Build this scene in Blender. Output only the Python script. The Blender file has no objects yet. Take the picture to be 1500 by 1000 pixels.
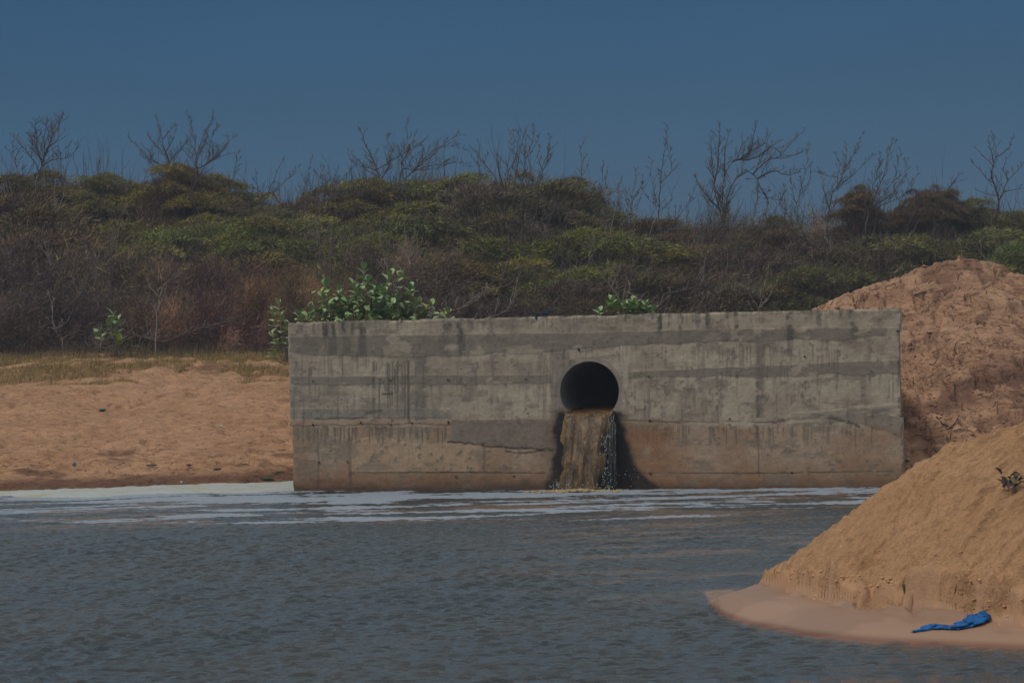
import bpy, math, random
import numpy as np
from mathutils import Vector, Matrix
random.seed(7)
RNG = np.random.default_rng(11)
R_ = math.radians
sc = bpy.context.scene
C = sc.collection

# ------------------------------------------------------------------ camera, world, sun, exposure
CAM_H, F, YH, ROLL = 2.57, 3740.0, 480.0, math.atan(.022)
cam_d = bpy.data.cameras.new('camera'); cam = bpy.data.objects.new('camera', cam_d); C.objects.link(cam)
cam_d.sensor_width = 36; cam_d.lens = F/1500*36; cam_d.clip_start = .1; cam_d.clip_end = 3000
PIT = math.atan((500-YH)/F)
Fw = Vector((0, math.cos(PIT), -math.sin(PIT))); U0 = Vector((0, math.sin(PIT), math.cos(PIT))); R0 = Vector((1, 0, 0))
Rt = R0*math.cos(ROLL) - U0*math.sin(ROLL); Up = U0*math.cos(ROLL) + R0*math.sin(ROLL)
M = Matrix((Rt, Up, -Fw)).transposed().to_4x4(); M.translation = Vector((0, 0, CAM_H)); cam.matrix_world = M
sc.camera = cam
def ray(px, py): return Fw + Rt*((px-750)/F) - Up*((py-500)/F)
def P(px, py, Y):                       # world point seen at that pixel at distance Y
    d = ray(px, py); return Vector((0, 0, CAM_H)) + d*(Y/d.y)
def G(px, py, z=0.0):                   # world point at height z
    d = ray(px, py); return Vector((0, 0, CAM_H)) + d*((z-CAM_H)/d.z)

SUN_EL, SUN_AZ = R_(50), R_(-50)        # azimuth measured from behind the camera towards the left
w = bpy.data.worlds.new('World'); sc.world = w; w.use_nodes = True
nt = w.node_tree; nt.nodes.clear()
def wn(t, **k):
    n = nt.nodes.new(t)
    for a, b in k.items(): setattr(n, a, b)
    return n
wo = wn('ShaderNodeOutputWorld'); bg = wn('ShaderNodeBackground'); bg2 = wn('ShaderNodeBackground'); addn = wn('ShaderNodeAddShader')
sky = wn('ShaderNodeTexSky', sky_type='NISHITA'); sky.sun_disc = False; sky.sun_elevation = SUN_EL; sky.sun_rotation = math.pi - SUN_AZ
sky.air_density = 1.0; sky.dust_density = 1.0
nt.links.new(sky.outputs[0], bg.inputs[0]); bg.inputs[1].default_value = .006
tc = wn('ShaderNodeTexCoord'); sep = wn('ShaderNodeSeparateXYZ'); rmp = wn('ShaderNodeValToRGB'); nz = wn('ShaderNodeTexNoise'); mp = wn('ShaderNodeMapping')
nt.links.new(tc.outputs['Generated'], sep.inputs[0]); nt.links.new(sep.outputs['Z'], rmp.inputs[0])
cr = rmp.color_ramp; cr.interpolation = 'EASE'
for i, (p, c) in enumerate([(0.0, (.016, .060, .120)), (.05, (.014, .066, .136)), (.13, (.008, .054, .122)), (.20, (.125, .205, .285)), (.34, (.285, .37, .44)), (.62, (.38, .39, .40)), (1.0, (.42, .42, .415))]):
    e = cr.elements[i] if i < 2 else cr.elements.new(p)
    e.position = p; e.color = (*c, 1)
mp.inputs['Scale'].default_value = (1.5, 1.5, 9); nt.links.new(tc.outputs['Generated'], mp.inputs[0]); nt.links.new(mp.outputs[0], nz.inputs[0])
nz.inputs['Scale'].default_value = 1.6; nz.inputs['Detail'].default_value = 4
mr = wn('ShaderNodeMapRange'); mr.inputs['From Min'].default_value = .3; mr.inputs['From Max'].default_value = .7; mr.inputs['To Min'].default_value = .86; mr.inputs['To Max'].default_value = 1.12
nt.links.new(nz.outputs[0], mr.inputs[0])
mul = wn('ShaderNodeVectorMath', operation='SCALE'); nt.links.new(rmp.outputs[0], mul.inputs[0]); nt.links.new(mr.outputs[0], mul.inputs['Scale'])
nt.links.new(mul.outputs[0], bg2.inputs[0]); bg2.inputs[1].default_value = 1.0
nt.links.new(bg.outputs[0], addn.inputs[0]); nt.links.new(bg2.outputs[0], addn.inputs[1]); nt.links.new(addn.outputs[0], wo.inputs[0])

sd = bpy.data.lights.new('sun', 'SUN'); sun = bpy.data.objects.new('sun', sd); C.objects.link(sun)
sd.energy = 1.2; sd.angle = R_(10); sd.color = (1, .95, .87)
tosun = Vector((math.sin(SUN_AZ)*math.cos(SUN_EL), -math.cos(SUN_AZ)*math.cos(SUN_EL), math.sin(SUN_EL)))
sun.rotation_euler = tosun.to_track_quat('Z', 'Y').to_euler()
vs = sc.view_settings; vs.view_transform = 'Standard'; vs.look = 'None'; vs.gamma = 1; vs.exposure = .12; vs.use_curve_mapping = False

# ------------------------------------------------------------------ numpy noise
def _h(ix, iy, s):
    n = (ix.astype(np.int64)*374761393 + iy.astype(np.int64)*668265263 + s*974634777) & 0xffffffff
    n = ((n ^ (n >> 13))*1274126177) & 0xffffffff
    n = ((n ^ (n >> 16))*2246822519) & 0xffffffff
    return ((n ^ (n >> 15)) & 0xffffff)/float(0xffffff)
def vn(x, y, s=0):
    x = np.asarray(x, float); y = np.asarray(y, float)
    ix = np.floor(x); iy = np.floor(y); fx = x-ix; fy = y-iy
    fx = fx*fx*fx*(fx*(fx*6-15)+10); fy = fy*fy*fy*(fy*(fy*6-15)+10)
    a = _h(ix, iy, s); b = _h(ix+1, iy, s); c = _h(ix, iy+1, s); d = _h(ix+1, iy+1, s)
    return a+(b-a)*fx+(c-a)*fy+(a-b-c+d)*fx*fy
def fbm(x, y, s=0, o=4, g=.5):
    t = 0; a = 1; n = 0
    for i in range(o):
        t = t+a*vn(x*2**i+13.7*i, y*2**i-7.1*i, s+i); n += a; a *= g
    return t/n
def ss(a, b, x):
    t = np.clip((np.asarray(x, float)-a)/(b-a), 0, 1); return t*t*(3-2*t)
def itp(x, xs, ys): return np.interp(x, xs, ys)

# ------------------------------------------------------------------ mesh helpers
def add_obj(name, me, parent=None, mat=None):
    o = bpy.data.objects.new(name, me); C.objects.link(o)
    if parent is not None: o.parent = parent
    if mat is not None and me is not None:
        if len(me.materials) == 0: me.materials.append(mat)
    return o
def tag(o, label=None, cat=None, group=None, kind=None):
    for k, v in (('label', label), ('category', cat), ('group', group), ('kind', kind)):
        if v: o[k] = v
    return o
def empty(name, loc=(0, 0, 0)):
    o = bpy.data.objects.new(name, None); C.objects.link(o); o.location = loc; o.empty_display_size = .2
    return o
def np_mesh(name, V, Fc, smooth=True, col=None, cname='tone'):
    """V (n,3); Fc (m,k) uniform faces"""
    V = np.asarray(V, np.float32); Fc = np.asarray(Fc, np.int32)
    me = bpy.data.meshes.new(name); k = Fc.shape[1]
    me.vertices.add(len(V)); me.vertices.foreach_set('co', V.ravel())
    me.loops.add(Fc.size); me.loops.foreach_set('vertex_index', Fc.ravel())
    me.polygons.add(len(Fc)); me.polygons.foreach_set('loop_start', np.arange(0, Fc.size, k, dtype=np.int32))
    me.polygons.foreach_set('loop_total', np.full(len(Fc), k, np.int32))
    me.polygons.foreach_set('use_smooth', np.full(len(Fc), smooth, bool))
    me.update(calc_edges=True)
    if col is not None:
        a = me.color_attributes.new(cname, 'FLOAT_COLOR', 'POINT')
        c = np.ones((len(V), 4), np.float32); c[:, :col.shape[1]] = col; a.data.foreach_set('color', c.ravel())
    return me
def grid_faces(nx, ny):
    i = np.arange(nx-1)[None, :]; j = np.arange(ny-1)[:, None]
    a = j*nx+i
    return np.stack([a, a+1, a+1+nx, a+nx], -1).reshape(-1, 4)
def axis(lo, hi, step, far_lo, far_hi, n=9):
    d = np.arange(lo, hi+step*.5, step)
    l = lo-np.geomspace(step*3, lo-far_lo, n)[::-1]; h = d[-1]+np.geomspace(step*3, far_hi-d[-1], n)
    return np.concatenate([l, d, h])
def tube_arrays(pts, rad, seg=5, cap=True):
    pts = [Vector(p) for p in pts]; V = []; Fc = []
    n = len(pts); prev = None
    for i, p in enumerate(pts):
        t = (pts[min(i+1, n-1)]-pts[max(i-1, 0)]); t = t.normalized() if t.length > 1e-9 else Vector((0, 0, 1))
        if prev is None:
            a = t.orthogonal().normalized()
        else:
            a = (prev - t*prev.dot(t)); a = a.normalized() if a.length > 1e-6 else t.orthogonal().normalized()
        prev = a; b = t.cross(a)
        for k in range(seg):
            th = 2*math.pi*k/seg; V.append(p+(a*math.cos(th)+b*math.sin(th))*rad[i])
    for i in range(n-1):
        for k in range(seg):
            k2 = (k+1) % seg; Fc.append((i*seg+k, i*seg+k2, (i+1)*seg+k2, (i+1)*seg+k))
    return V, Fc
class MB:
    def __init__(s): s.V = []; s.F = []
    def add(s, V, Fc):
        o = len(s.V); s.V += [tuple(v) for v in V]; s.F += [tuple(i+o for i in f) for f in Fc]
    def tube(s, pts, rad, seg=5):
        V, Fc = tube_arrays(pts, rad, seg); s.add(V, Fc)
        o = len(s.V)-len(V); s.F.append(tuple(o+k for k in range(seg))[::-1]); s.F.append(tuple(len(s.V)-seg+k for k in range(seg)))
    def mesh(s, name, smooth=True):
        me = bpy.data.meshes.new(name); me.from_pydata(s.V, [], s.F); me.polygons.foreach_set('use_smooth', [smooth]*len(me.polygons)); me.update(); return me
    def build(s, name, mat, parent=None, smooth=True): return add_obj(name, s.mesh(name, smooth), parent, mat)

# ------------------------------------------------------------------ materials
class NM:
    def __init__(s, name):
        s.m = bpy.data.materials.new(name); s.m.use_nodes = True; s.t = s.m.node_tree; s.b = s.t.nodes['Principled BSDF']; s.o = s.t.nodes['Material Output']
    def n(s, t, ins=None, **k):
        nd = s.t.nodes.new(t)
        for a, b in k.items(): setattr(nd, a, b)
        for a, b in (ins or {}).items():
            if hasattr(b, 'is_output'): s.t.links.new(b, nd.inputs[a])
            else: nd.inputs[a].default_value = b
        return nd
    def l(s, a, b): s.t.links.new(a, b)
    def pos(s, scale=(1, 1, 1), kind='Object', rot=(0, 0, 0)):
        tcn = s.n('ShaderNodeTexCoord'); return s.n('ShaderNodeMapping', {0: tcn.outputs[kind], 'Scale': scale, 'Rotation': rot}).outputs[0]
    def noise(s, vec, scale, det=4, rough=.55, dist=0): return s.n('ShaderNodeTexNoise', {'Vector': vec, 'Scale': scale, 'Detail': det, 'Roughness': rough, 'Distortion': dist}).outputs[0]
    def rng(s, v, a, b, c=0, d=1): return s.n('ShaderNodeMapRange', {0: v, 1: a, 2: b, 3: c, 4: d}, interpolation_type='SMOOTHSTEP').outputs[0]
    def mix(s, f, a, b, mode='MIX'):
        nd = s.n('ShaderNodeMix', data_type='RGBA', blend_type=mode)
        for idx, v in ((0, f), (6, a), (7, b)):
            if hasattr(v, 'is_output'): s.l(v, nd.inputs[idx])
            elif idx: nd.inputs[idx].default_value = (*v, 1) if len(v) == 3 else v
            else: nd.inputs[idx].default_value = v
        return nd.outputs[2]
    def math(s, op, a, b=0.0):
        nd = s.n('ShaderNodeMath', operation=op)
        for i, v in ((0, a), (1, b)):
            if hasattr(v, 'is_output'): s.l(v, nd.inputs[i])
            else: nd.inputs[i].default_value = v
        return nd.outputs[0]
    def bump(s, h, strength, dist, prev=None):
        ins = {'Height': h, 'Strength': strength, 'Distance': dist}
        if prev is not None: ins['Normal'] = prev
        return s.n('ShaderNodeBump', ins).outputs[0]
    def fin(s, col=None, rough=None, normal=None, spec=None):
        for nm, v in (('Base Color', col), ('Roughness', rough), ('Normal', normal), ('Specular IOR Level', spec)):
            if v is None: continue
            if hasattr(v, 'is_output'): s.l(v, s.b.inputs[nm])
            else: s.b.inputs[nm].default_value = (*v, 1) if isinstance(v, tuple) else v
        return s.m

def mat_sand(name, c1, c2, c3, dark_amt=.5, aniso=None):
    s = NM(name); v = s.pos()
    big = s.noise(v, .9, 5); mid = s.noise(v, 5.5, 5, .6); fine = s.noise(v, 60, 3, .7)
    col = s.mix(s.rng(big, .35, .65), c1, c2)
    col = s.mix(s.rng(mid, .52, .72, 0, dark_amt), col, c3)
    col = s.mix(s.rng(fine, .35, .65, 0, .5), col, (c1[0]*.72, c1[1]*.70, c1[2]*.66))
    geo = s.n('ShaderNodeNewGeometry'); z = s.n('ShaderNodeSeparateXYZ', {0: geo.outputs['Position']}).outputs['Z']
    zz = s.math('ADD', z, s.math('MULTIPLY', mid, .05))
    wet = s.rng(zz, .13, .035)
    col = s.mix(wet, col, (c1[0]*.62, c1[1]*.56, c1[2]*.50))
    return s, v, col, wet, mid, fine
def sand_beach():
    s, v, col, wet, mid, fine = mat_sand('beach_sand', (.64, .365, .205), (.54, .295, .16), (.32, .175, .102))
    a = s.n('ShaderNodeAttribute', attribute_name='tone')
    col = s.mix(a.outputs['Alpha'], col, a.outputs['Color'])
    lx = s.noise(s.pos((1, 2.4, 1)), 2.3, 6, .62, .6); ln = s.rng(s.math('ABSOLUTE', s.math('SUBTRACT', lx, .5)), .0, .035)
    col = s.mix(s.math('MULTIPLY', s.math('SUBTRACT', 1.0, ln), s.rng(mid, .46, .58, 0, .75)), col, (.25, .125, .07))
    n = s.bump(fine, .5, .03); n = s.bump(mid, .8, .12, n); n = s.bump(lx, .9, .22, n)
    return s.fin(col, s.rng(wet, 0, 1, .95, .45), n, .25)
def sand_mound_m():
    s, v, col, wet, mid, fine = mat_sand('damp_mound_sand', (.72, .43, .265), (.62, .35, .215), (.48, .255, .15), .5)
    a = s.n('ShaderNodeAttribute', attribute_name='tone')
    col = s.mix(a.outputs['Alpha'], col, a.outputs['Color'])
    f2 = s.noise(v, 14, 6, .72, .5)
    lx = s.noise(s.pos((1, 1.3, 2.4), rot=(0, .25, 0)), 1.9, 8, .66, 1.0); ln = s.rng(s.math('ABSOLUTE', s.math('SUBTRACT', lx, .5)), .0, .022)
    lx2 = s.noise(s.pos((1, 1.3, 2.0), rot=(0, -.3, 0)), 3.6, 7, .66, 1.2); ln2 = s.rng(s.math('ABSOLUTE', s.math('SUBTRACT', lx2, .5)), .0, .018)
    gate = s.rng(mid, .42, .58)
    col = s.mix(s.math('MULTIPLY', s.math('SUBTRACT', 1.0, ln), gate), col, (.18, .085, .055))
    col = s.mix(s.math('MULTIPLY', s.math('MULTIPLY', s.math('SUBTRACT', 1.0, ln2), gate), .6), col, (.22, .11, .07))
    n = s.bump(fine, .6, .03); n = s.bump(f2, .7, .08, n); n = s.bump(lx, .8, .20, n); n = s.bump(ln, .6, .05, n)
    return s.fin(col, .95, n, .2)
def sand_near():
    s, v, col, wet, mid, fine = mat_sand('near_sand', (.80, .455, .235), (.72, .395, .195), (.54, .275, .13), .5)
    a = s.n('ShaderNodeAttribute', attribute_name='tone')
    col = s.mix(a.outputs['Alpha'], col, a.outputs['Color'])
    v2 = s.pos((1, 1, 1)); gr = s.noise(v2, 30, 5, .75); gr2 = s.noise(v2, 110, 3, .7)
    rt = s.n('ShaderNodeMapping', {0: v2, 'Rotation': (0, 0, -R_(52))}).outputs[0]; rk = s.noise(s.n('ShaderNodeMapping', {0: rt, 'Scale': (1.2, 9, 9)}).outputs[0], 1.6, 6, .7, .4)
    am = s.math('SUBTRACT', 1.0, a.outputs['Alpha'])
    col = s.mix(s.math('MULTIPLY', am, s.rng(rk, .50, .62, 0, .6)), col, (.48, .26, .13))
    col = s.mix(s.math('MULTIPLY', am, s.rng(gr, .52, .66, 0, .5)), col, (.48, .26, .13))
    n = s.bump(gr2, s.math('MULTIPLY', am, .7), .02); n = s.bump(gr, s.math('MULTIPLY', am, .7), .04, n); n = s.bump(rk, s.math('MULTIPLY', am, .85), .10, n)
    return s.fin(col, s.rng(a.outputs['Alpha'], 0, 1, .95, .55), n, .3)
def mat_water():
    s = NM('pond_water'); v = s.pos()
    tc_ = s.n('ShaderNodeTexCoord').outputs['Object']
    xyz = s.n('ShaderNodeSeparateXYZ', {0: tc_})
    a = s.n('ShaderNodeAttribute', attribute_name='tone')   # r = foam cover, g = silt and painted bank reflection
    sp = s.n('ShaderNodeSeparateColor', {0: a.outputs['Color']})
    m1 = s.n('ShaderNodeMapping', {0: tc_, 'Scale': (1.0, 1.0, 1)}).outputs[0]
    n1 = s.noise(m1, 9, 5, .65, .3)
    fo = s.math('ADD', sp.outputs[0], s.math('MULTIPLY', s.math('SUBTRACT', n1, .5), .55))
    foam = s.rng(fo, .37, .62)
    n2 = s.noise(v, 26, 3, .6)
    base = s.mix(s.rng(s.noise(v, .35, 3), .35, .65), (.030, .041, .047), (.042, .046, .046))
    base = s.mix(sp.outputs[1], base, (.30, .165, .085))
    fc = s.mix(n2, (.22, .26, .31), (.34, .38, .43))
    col = s.mix(foam, base, fc)
    bp = s.bump(s.noise(s.pos((1, 2.4, 1)), 11, 5, .65), .55, .03)
    bp = s.bump(foam, .5, .012, bp)
    s.b.inputs['IOR'].default_value = 1.333
    return s.fin(col, s.rng(foam, 0, 1, .07, .75), bp, .5)
def mat_attr(name, rough=.9, bumps=((45, .35, .01),), spec=.3, mult=None, roughattr=False):
    s = NM(name); v = s.pos(); a = s.n('ShaderNodeAttribute', attribute_name='tone'); col = a.outputs['Color']
    f = s.noise(v, 70, 4, .7); g = s.noise(v, 9, 5, .65)
    col = s.mix(1.0, col, s.mix(s.rng(f, .25, .75), (.80, .80, .80), (1.14, 1.14, 1.14)), 'MULTIPLY')
    col = s.mix(1.0, col, s.mix(s.rng(g, .3, .7), (.88, .87, .86), (1.08, 1.08, 1.08)), 'MULTIPLY')
    n = None
    for sc_, st, di in bumps: n = s.bump(s.noise(v, sc_, 4, .65), st, di, n)
    if roughattr: rough = s.rng(a.outputs['Alpha'], 0, 1, .3, .92)
    return s.fin(col, rough, n, spec)
def mat_leafy(name, rough=.7, transl=.15):
    s = NM(name); a = s.n('ShaderNodeAttribute', attribute_name='tone'); oi = s.n('ShaderNodeObjectInfo')
    col = s.mix(1.0, a.outputs['Color'], oi.outputs['Color'], 'MULTIPLY')
    hs = s.n('ShaderNodeHueSaturation', {'Color': col, 'Hue': s.rng(oi.outputs['Random'], 0, 1, .49, .51), 'Value': s.rng(oi.outputs['Random'], 0, 1, .85, 1.15)})
    s.fin(hs.outputs[0], rough, None, .15)
    return s.m
def mat_plain(name, c, rough=.8, var=.25, sc_=12, spec=.3, bump=.3):
    s = NM(name); v = s.pos(); f = s.noise(v, sc_, 4, .65)
    col = s.mix(f, tuple(x*(1-var) for x in c), tuple(x*(1+var) for x in c))
    return s.fin(col, rough, s.bump(f, bump, .01), spec)
M_beach, M_mound, M_near, M_water = sand_beach(), sand_mound_m(), sand_near(), mat_water()
M_conc = mat_attr('stained_concrete', .9, ((120, .25, .004), (35, .35, .01)), .3, roughattr=True)
M_leaf = mat_leafy('scrub_foliage'); M_bark = mat_plain('grey_bark', (.105, .082, .070), .9, .3, 20); M_pale = mat_plain('pale_dead_wood', (.27, .22, .185), .85, .3, 20)
M_dark = mat_plain('dark_wet_wood', (.06, .042, .032), .9, .3, 20)

# ------------------------------------------------------------------ wall frame
WL, WR = G(430, 721), G(1324, 713.5)
WL.z = WR.z = 0
Lw = (WR-WL).length; Uw = (WR-WL).normalized(); Nw = Vector((Uw.y, -Uw.x, 0))    # Nw points to the camera
WH = 2.74; WT = .36
def wxy(u, n): return WL + Uw*u + Nw*n
def px_on_wall(u, z):                                   # photo coordinates used to lay out the stains on the wall face
    u = np.asarray(u, float); z = np.asarray(z, float)
    X = WL.x+Uw.x*u; Y = WL.y+Uw.y*u; dz = z-CAM_H
    a = X*Rt.x+Y*Rt.y+dz*Rt.z; b = X*Up.x+Y*Up.y+dz*Up.z; c = X*Fw.x+Y*Fw.y+dz*Fw.z
    return 750+F*a/c, 500-F*b/c
# pipe position on the wall
def wall_hit(px, py):
    d = ray(px, py); o = Vector((0, 0, CAM_H)); t = (WL-o).dot(Nw)/d.dot(Nw); p = o+d*t
    return (p-WL).dot(Uw), p.z
PU, PZ = wall_hit(863.5, 573); PR = .472

# ------------------------------------------------------------------ terrain
def ground_z(x, y):
    x = np.asarray(x, float); y = np.asarray(y, float)
    ys = itp(x, [-60, -12, -8.5, -6, -4.2, -3.3, 7, 60], [42.2, 42.4, 42.6, 43.0, 43.45, 43.5, 43.5, 43.5]) + (fbm(x*.9, y*0, 5, 3)-.5)*.5
    d = y-ys
    z = np.where(d < 0, np.maximum(-.04+.22*d, -1.2), 0)
    sc_h = .10+.06*fbm(x*1.3, y*.4, 8, 2)
    zb = sc_h*ss(0, .22+.2*vn(x*3, y*3, 4), d)+.150*np.clip(d-.1, 0, 8.9)+.012*np.clip(d-9, 0, 5)
    zb = zb+.42*ss(13.2, 16.2, d+2.2*(fbm(x*.35, y*.1, 31, 3)-.5))+.06*np.clip(d-16, 0, 5)
    dune = np.clip(y-64, 0, 16)*.19+.6*(fbm(x*.12, y*.12, 77, 3)-.5)*ss(62, 70, y)
    zb = zb+dune
    z = np.where(d >= 0, zb, z)
    # fill behind the wall
    f = ss(-3.42, -1.2, x)*(1-ss(6.05, 8.5, x)*0)
    yw = WL.y+(x-WL.x)*Uw.y/Uw.x+WT*.5
    back = y > yw
    fill = 2.22+.25*(fbm(x*.6, y*.6, 3, 3)-.5)+np.clip(y-60, 0, 30)*.02
    zf = np.maximum(z, fill*f+z*(1-f))
    z = np.where(back & (x < 6.0), zf, z)
    zr = np.maximum(z, fill-.1)
    z = np.where(x >= 6.0, np.where(y > 46, zr, np.where(y > 41, z*0+.05+(y-41)*.35, z)), z)
    return z
GX = axis(-10.6, 7.5, .055, -250, 250, 12); GY = axis(38.9, 66.0, .055, -60, 400, 14)
def build_ground():
    X, Y = np.meshgrid(GX, GY); x = X.ravel(); y = Y.ravel(); z = ground_z(x, y)
    ys = 43.0; d = y-ys
    inb = ss(.0, .4, z)*(1-ss(64, 70, y))
    rough = .075*(fbm(x*1.3, y*1.9, 41, 3)-.5)*2 + .065*(fbm(x*3.6, y*4.4, 51, 4, .6)-.5)*2
    dim = fbm(x*2.6, y*2.6, 61, 2); rough = rough-.09*ss(.60, .78, dim)
    bank = ss(56.5, 58, y)*(1-ss(60.5, 62, y)); rough = rough+bank*.20*(fbm(x*1.8, y*3, 71, 4)-.5)*2
    crest = np.exp(-((y-52.2)/.5)**2)*.05
    z = z+rough*inb*np.where(y < 52, .9, .75)+crest*inb
    z = z+np.where((z > .02) & (z < .35), .05*(fbm(x*5, y*5, 91, 3)-.5)*2, 0)
    z = np.where(y > 80, np.minimum(z, 5.0+0*z), z)
    # colour overrides: leaf litter under the scrub, thin soil on the bank
    col = np.zeros((len(x), 4), np.float32)
    lit = ss(59.8, 62.0, y+1.6*(fbm(x*.8, y*.8, 12, 3)-.5)*2)
    lit = np.maximum(lit, ss(-3.2, -1.5, x)*ss(41, 42, y)*.8*(x < 6))
    col[:, 0] = .085; col[:, 1] = .062; col[:, 2] = .042
    col[:, 3] = np.clip(lit, 0, 1)
    # dark band of clods along the bank and along the shore
    sp = ss(.60, .72, fbm(x*1.2, y*3.2, 19, 4))*bank*.75
    sh = ss(.56, .7, fbm(x*1.0, y*2.5, 29, 4))*(z < .55)*(z > .05)*.7
    k = np.maximum(sp, sh); msk = k > col[:, 3]
    col[msk, 0] = .15; col[msk, 1] = .075; col[msk, 2] = .045; col[msk, 3] = k[msk]
    ws = ss(.24, .15, z+.10*(fbm(x*2.5, y*2, 39, 4)-.5))*(z > -.2)*(x < 0)*(y < 47)*.9; mk = ws > col[:, 3]
    col[mk, 0] = .17; col[mk, 1] = .082; col[mk, 2] = .05; col[mk, 3] = ws[mk]
    Fc = grid_faces(len(GX), len(GY))
    # keep the culvert bore free
    cx = x[Fc].mean(1); cy = y[Fc].mean(1)
    u = (cx-WL.x)*Uw.x+(cy-WL.y)*Uw.y; n = (cx-WL.x)*Nw.x+(cy-WL.y)*Nw.y; zr = z[Fc]
    bad = (np.abs(u-PU) < .56) & (zr.min(1) < 1.9) & (zr.max(1) > .5) & (n < .1) & (n > -4)
    Fc = Fc[~bad]
    me = np_mesh('ground', np.stack([x, y, z], 1), Fc, True, col)
    tag(add_obj('ground', me, None, M_beach), kind='structure')
build_ground()

# far sand mound behind the right end of the wall
MXc = [3.0, 5.4, 6.35, 7.0, 7.55, 8.15, 8.7, 9.25, 11, 14, 18]
def mound_crest():
    pts = [(1100, 500), (1200, 450), (1240, 431), (1280, 414), (1340, 395), (1375, 385), (1410, 379), (1450, 384), (1500, 402), (1600, 440), (1720, 490)]
    q = [P(a, b, 46) for a, b in pts]; return [p.x for p in q], [p.z for p in q]
MCX, MCZ = mound_crest()
def mound_z(x, y, detail=True):
    yc = 46+.35*(fbm(x*.7, x*0, 5, 2)-.5); zc = itp(x, MCX, MCZ)
    d = yc-y
    z = np.where(d > 0, zc-.10*np.minimum(d, .5)-.66*np.clip(d-.4, 0, 9), zc+.45*d)
    z = z+.35*ss(1.2, 2.6, d)*(1-ss(3.0, 4.4, d))*(fbm(x*.9, y*.9, 3, 2)-.2)
    if detail:
        amp = .5+.5*fbm(x*.6, y*.6, 8, 2)
        rdg = 1-np.abs(fbm((x*.9+y*.35)*1.5, (y-x*.35)*2.6, 15, 4)-.5)*2
        z = z+.20*(fbm(x*1.6, y*1.6, 23, 4)-.5)*amp*ss(-.2, .7, np.abs(d)+.2)-.10*ss(.90, .99, rdg)
        w1 = 1-np.abs(fbm(x*1.1+z*1.2, (46-y)*2.2+z*2.0, 115, 5, .6)-.5)*2; z = z-.12*ss(.90, .995, w1)
        st = fbm(x*1.2+z*2.0, y*1.4+z*2.6, 66, 4); z = z+.12*(ss(.46, .52, st)-.5)*ss(.1, .8, d)
        z = z+.10*(fbm(x*6, y*6, 33, 3)-.5)
    return z
def build_mound():
    xs = axis(3.6, 10.6, .03, 2.0, 40, 7); ys = axis(38.6, 47.5, .03, 36.5, 54, 7)
    X, Y = np.meshgrid(xs, ys); x = X.ravel(); y = Y.ravel(); z = mound_z(x, y)
    yw = WL.y+(x-WL.x)*Uw.y/Uw.x+WT*.5
    z = np.where((x < 6.12-.08) & (y < yw+.0), -1.0, z)
    z = np.where(y > 48, np.minimum(z, 2.2-.1*(y-48)), z)
    z = np.maximum(z, -1.0)
    # darker damp band and pockets of turned-over soil
    d = 46-y
    band = ss(.0, .3, .42-np.abs(z-itp(x, [5.5, 6.4, 7.4, 8.2, 9.3, 12], [.55, .95, 1.35, 1.5, 1.62, 1.8])-.5*(fbm(x*1.5, y*1.5, 44, 3)-.5)))
    band = band*ss(.32, .55, fbm(x*2.3, y*3.5, 55, 4))
    poc = ss(.6, .7, fbm(x*1.7, y*2.2, 95, 4))*.8
    col = np.zeros((len(x), 4), np.float32); col[:, 0] = .24; col[:, 1] = .125; col[:, 2] = .085; col[:, 3] = np.clip(np.maximum(band*.85, poc*.7), 0, 1)
    Fc = grid_faces(len(xs), len(ys)); zr = z[Fc]
    Fc = Fc[~(zr.max(1) < -.9)]
    me = np_mesh('sand_mound', np.stack([x, y, z], 1), Fc, True, col)
    o = add_obj('sand_mound', me, None, M_mound); tag(o, kind='structure')
build_mound()

# near sand bank on the right
TOE = [G(1108, 855, .12), G(1160, 872, .12), G(1250, 893, .12), G(1330, 900, .12), G(1400, 904, .12), G(1500, 914, .12)]
TX = [p.x for p in TOE]; TY = [p.y for p in TOE]; TX += [6, 9, 14]; TY += [19.3, 18.2, 16.5]
CRP = [(1110, 849, 23.95), (1150, 818, 23.8), (1200, 781, 23.6), (1250, 744, 23.4), (1300, 706, 23.3), (1350, 673, 23.25), (1400, 648, 23.3), (1450, 630, 23.5), (1500, 617, 23.8)]
cq = [P(*c) for c in CRP]; CX = [p.x for p in cq]+[6.5, 9, 14]; CY = [p.y for p in cq]+[24.3, 25, 26]; CZ = [p.z for p in cq]+[1.95, 2.3, 2.5]
SH = [G(1038, 885), G(1060, 900), G(1100, 913), G(1180, 928), G(1280, 938), G(1400, 944), G(1500, 949)]
SX = [p.x for p in SH]+[6, 9, 14]; SY = [p.y for p in SH]+[18.3, 17.2, 15.5]
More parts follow.
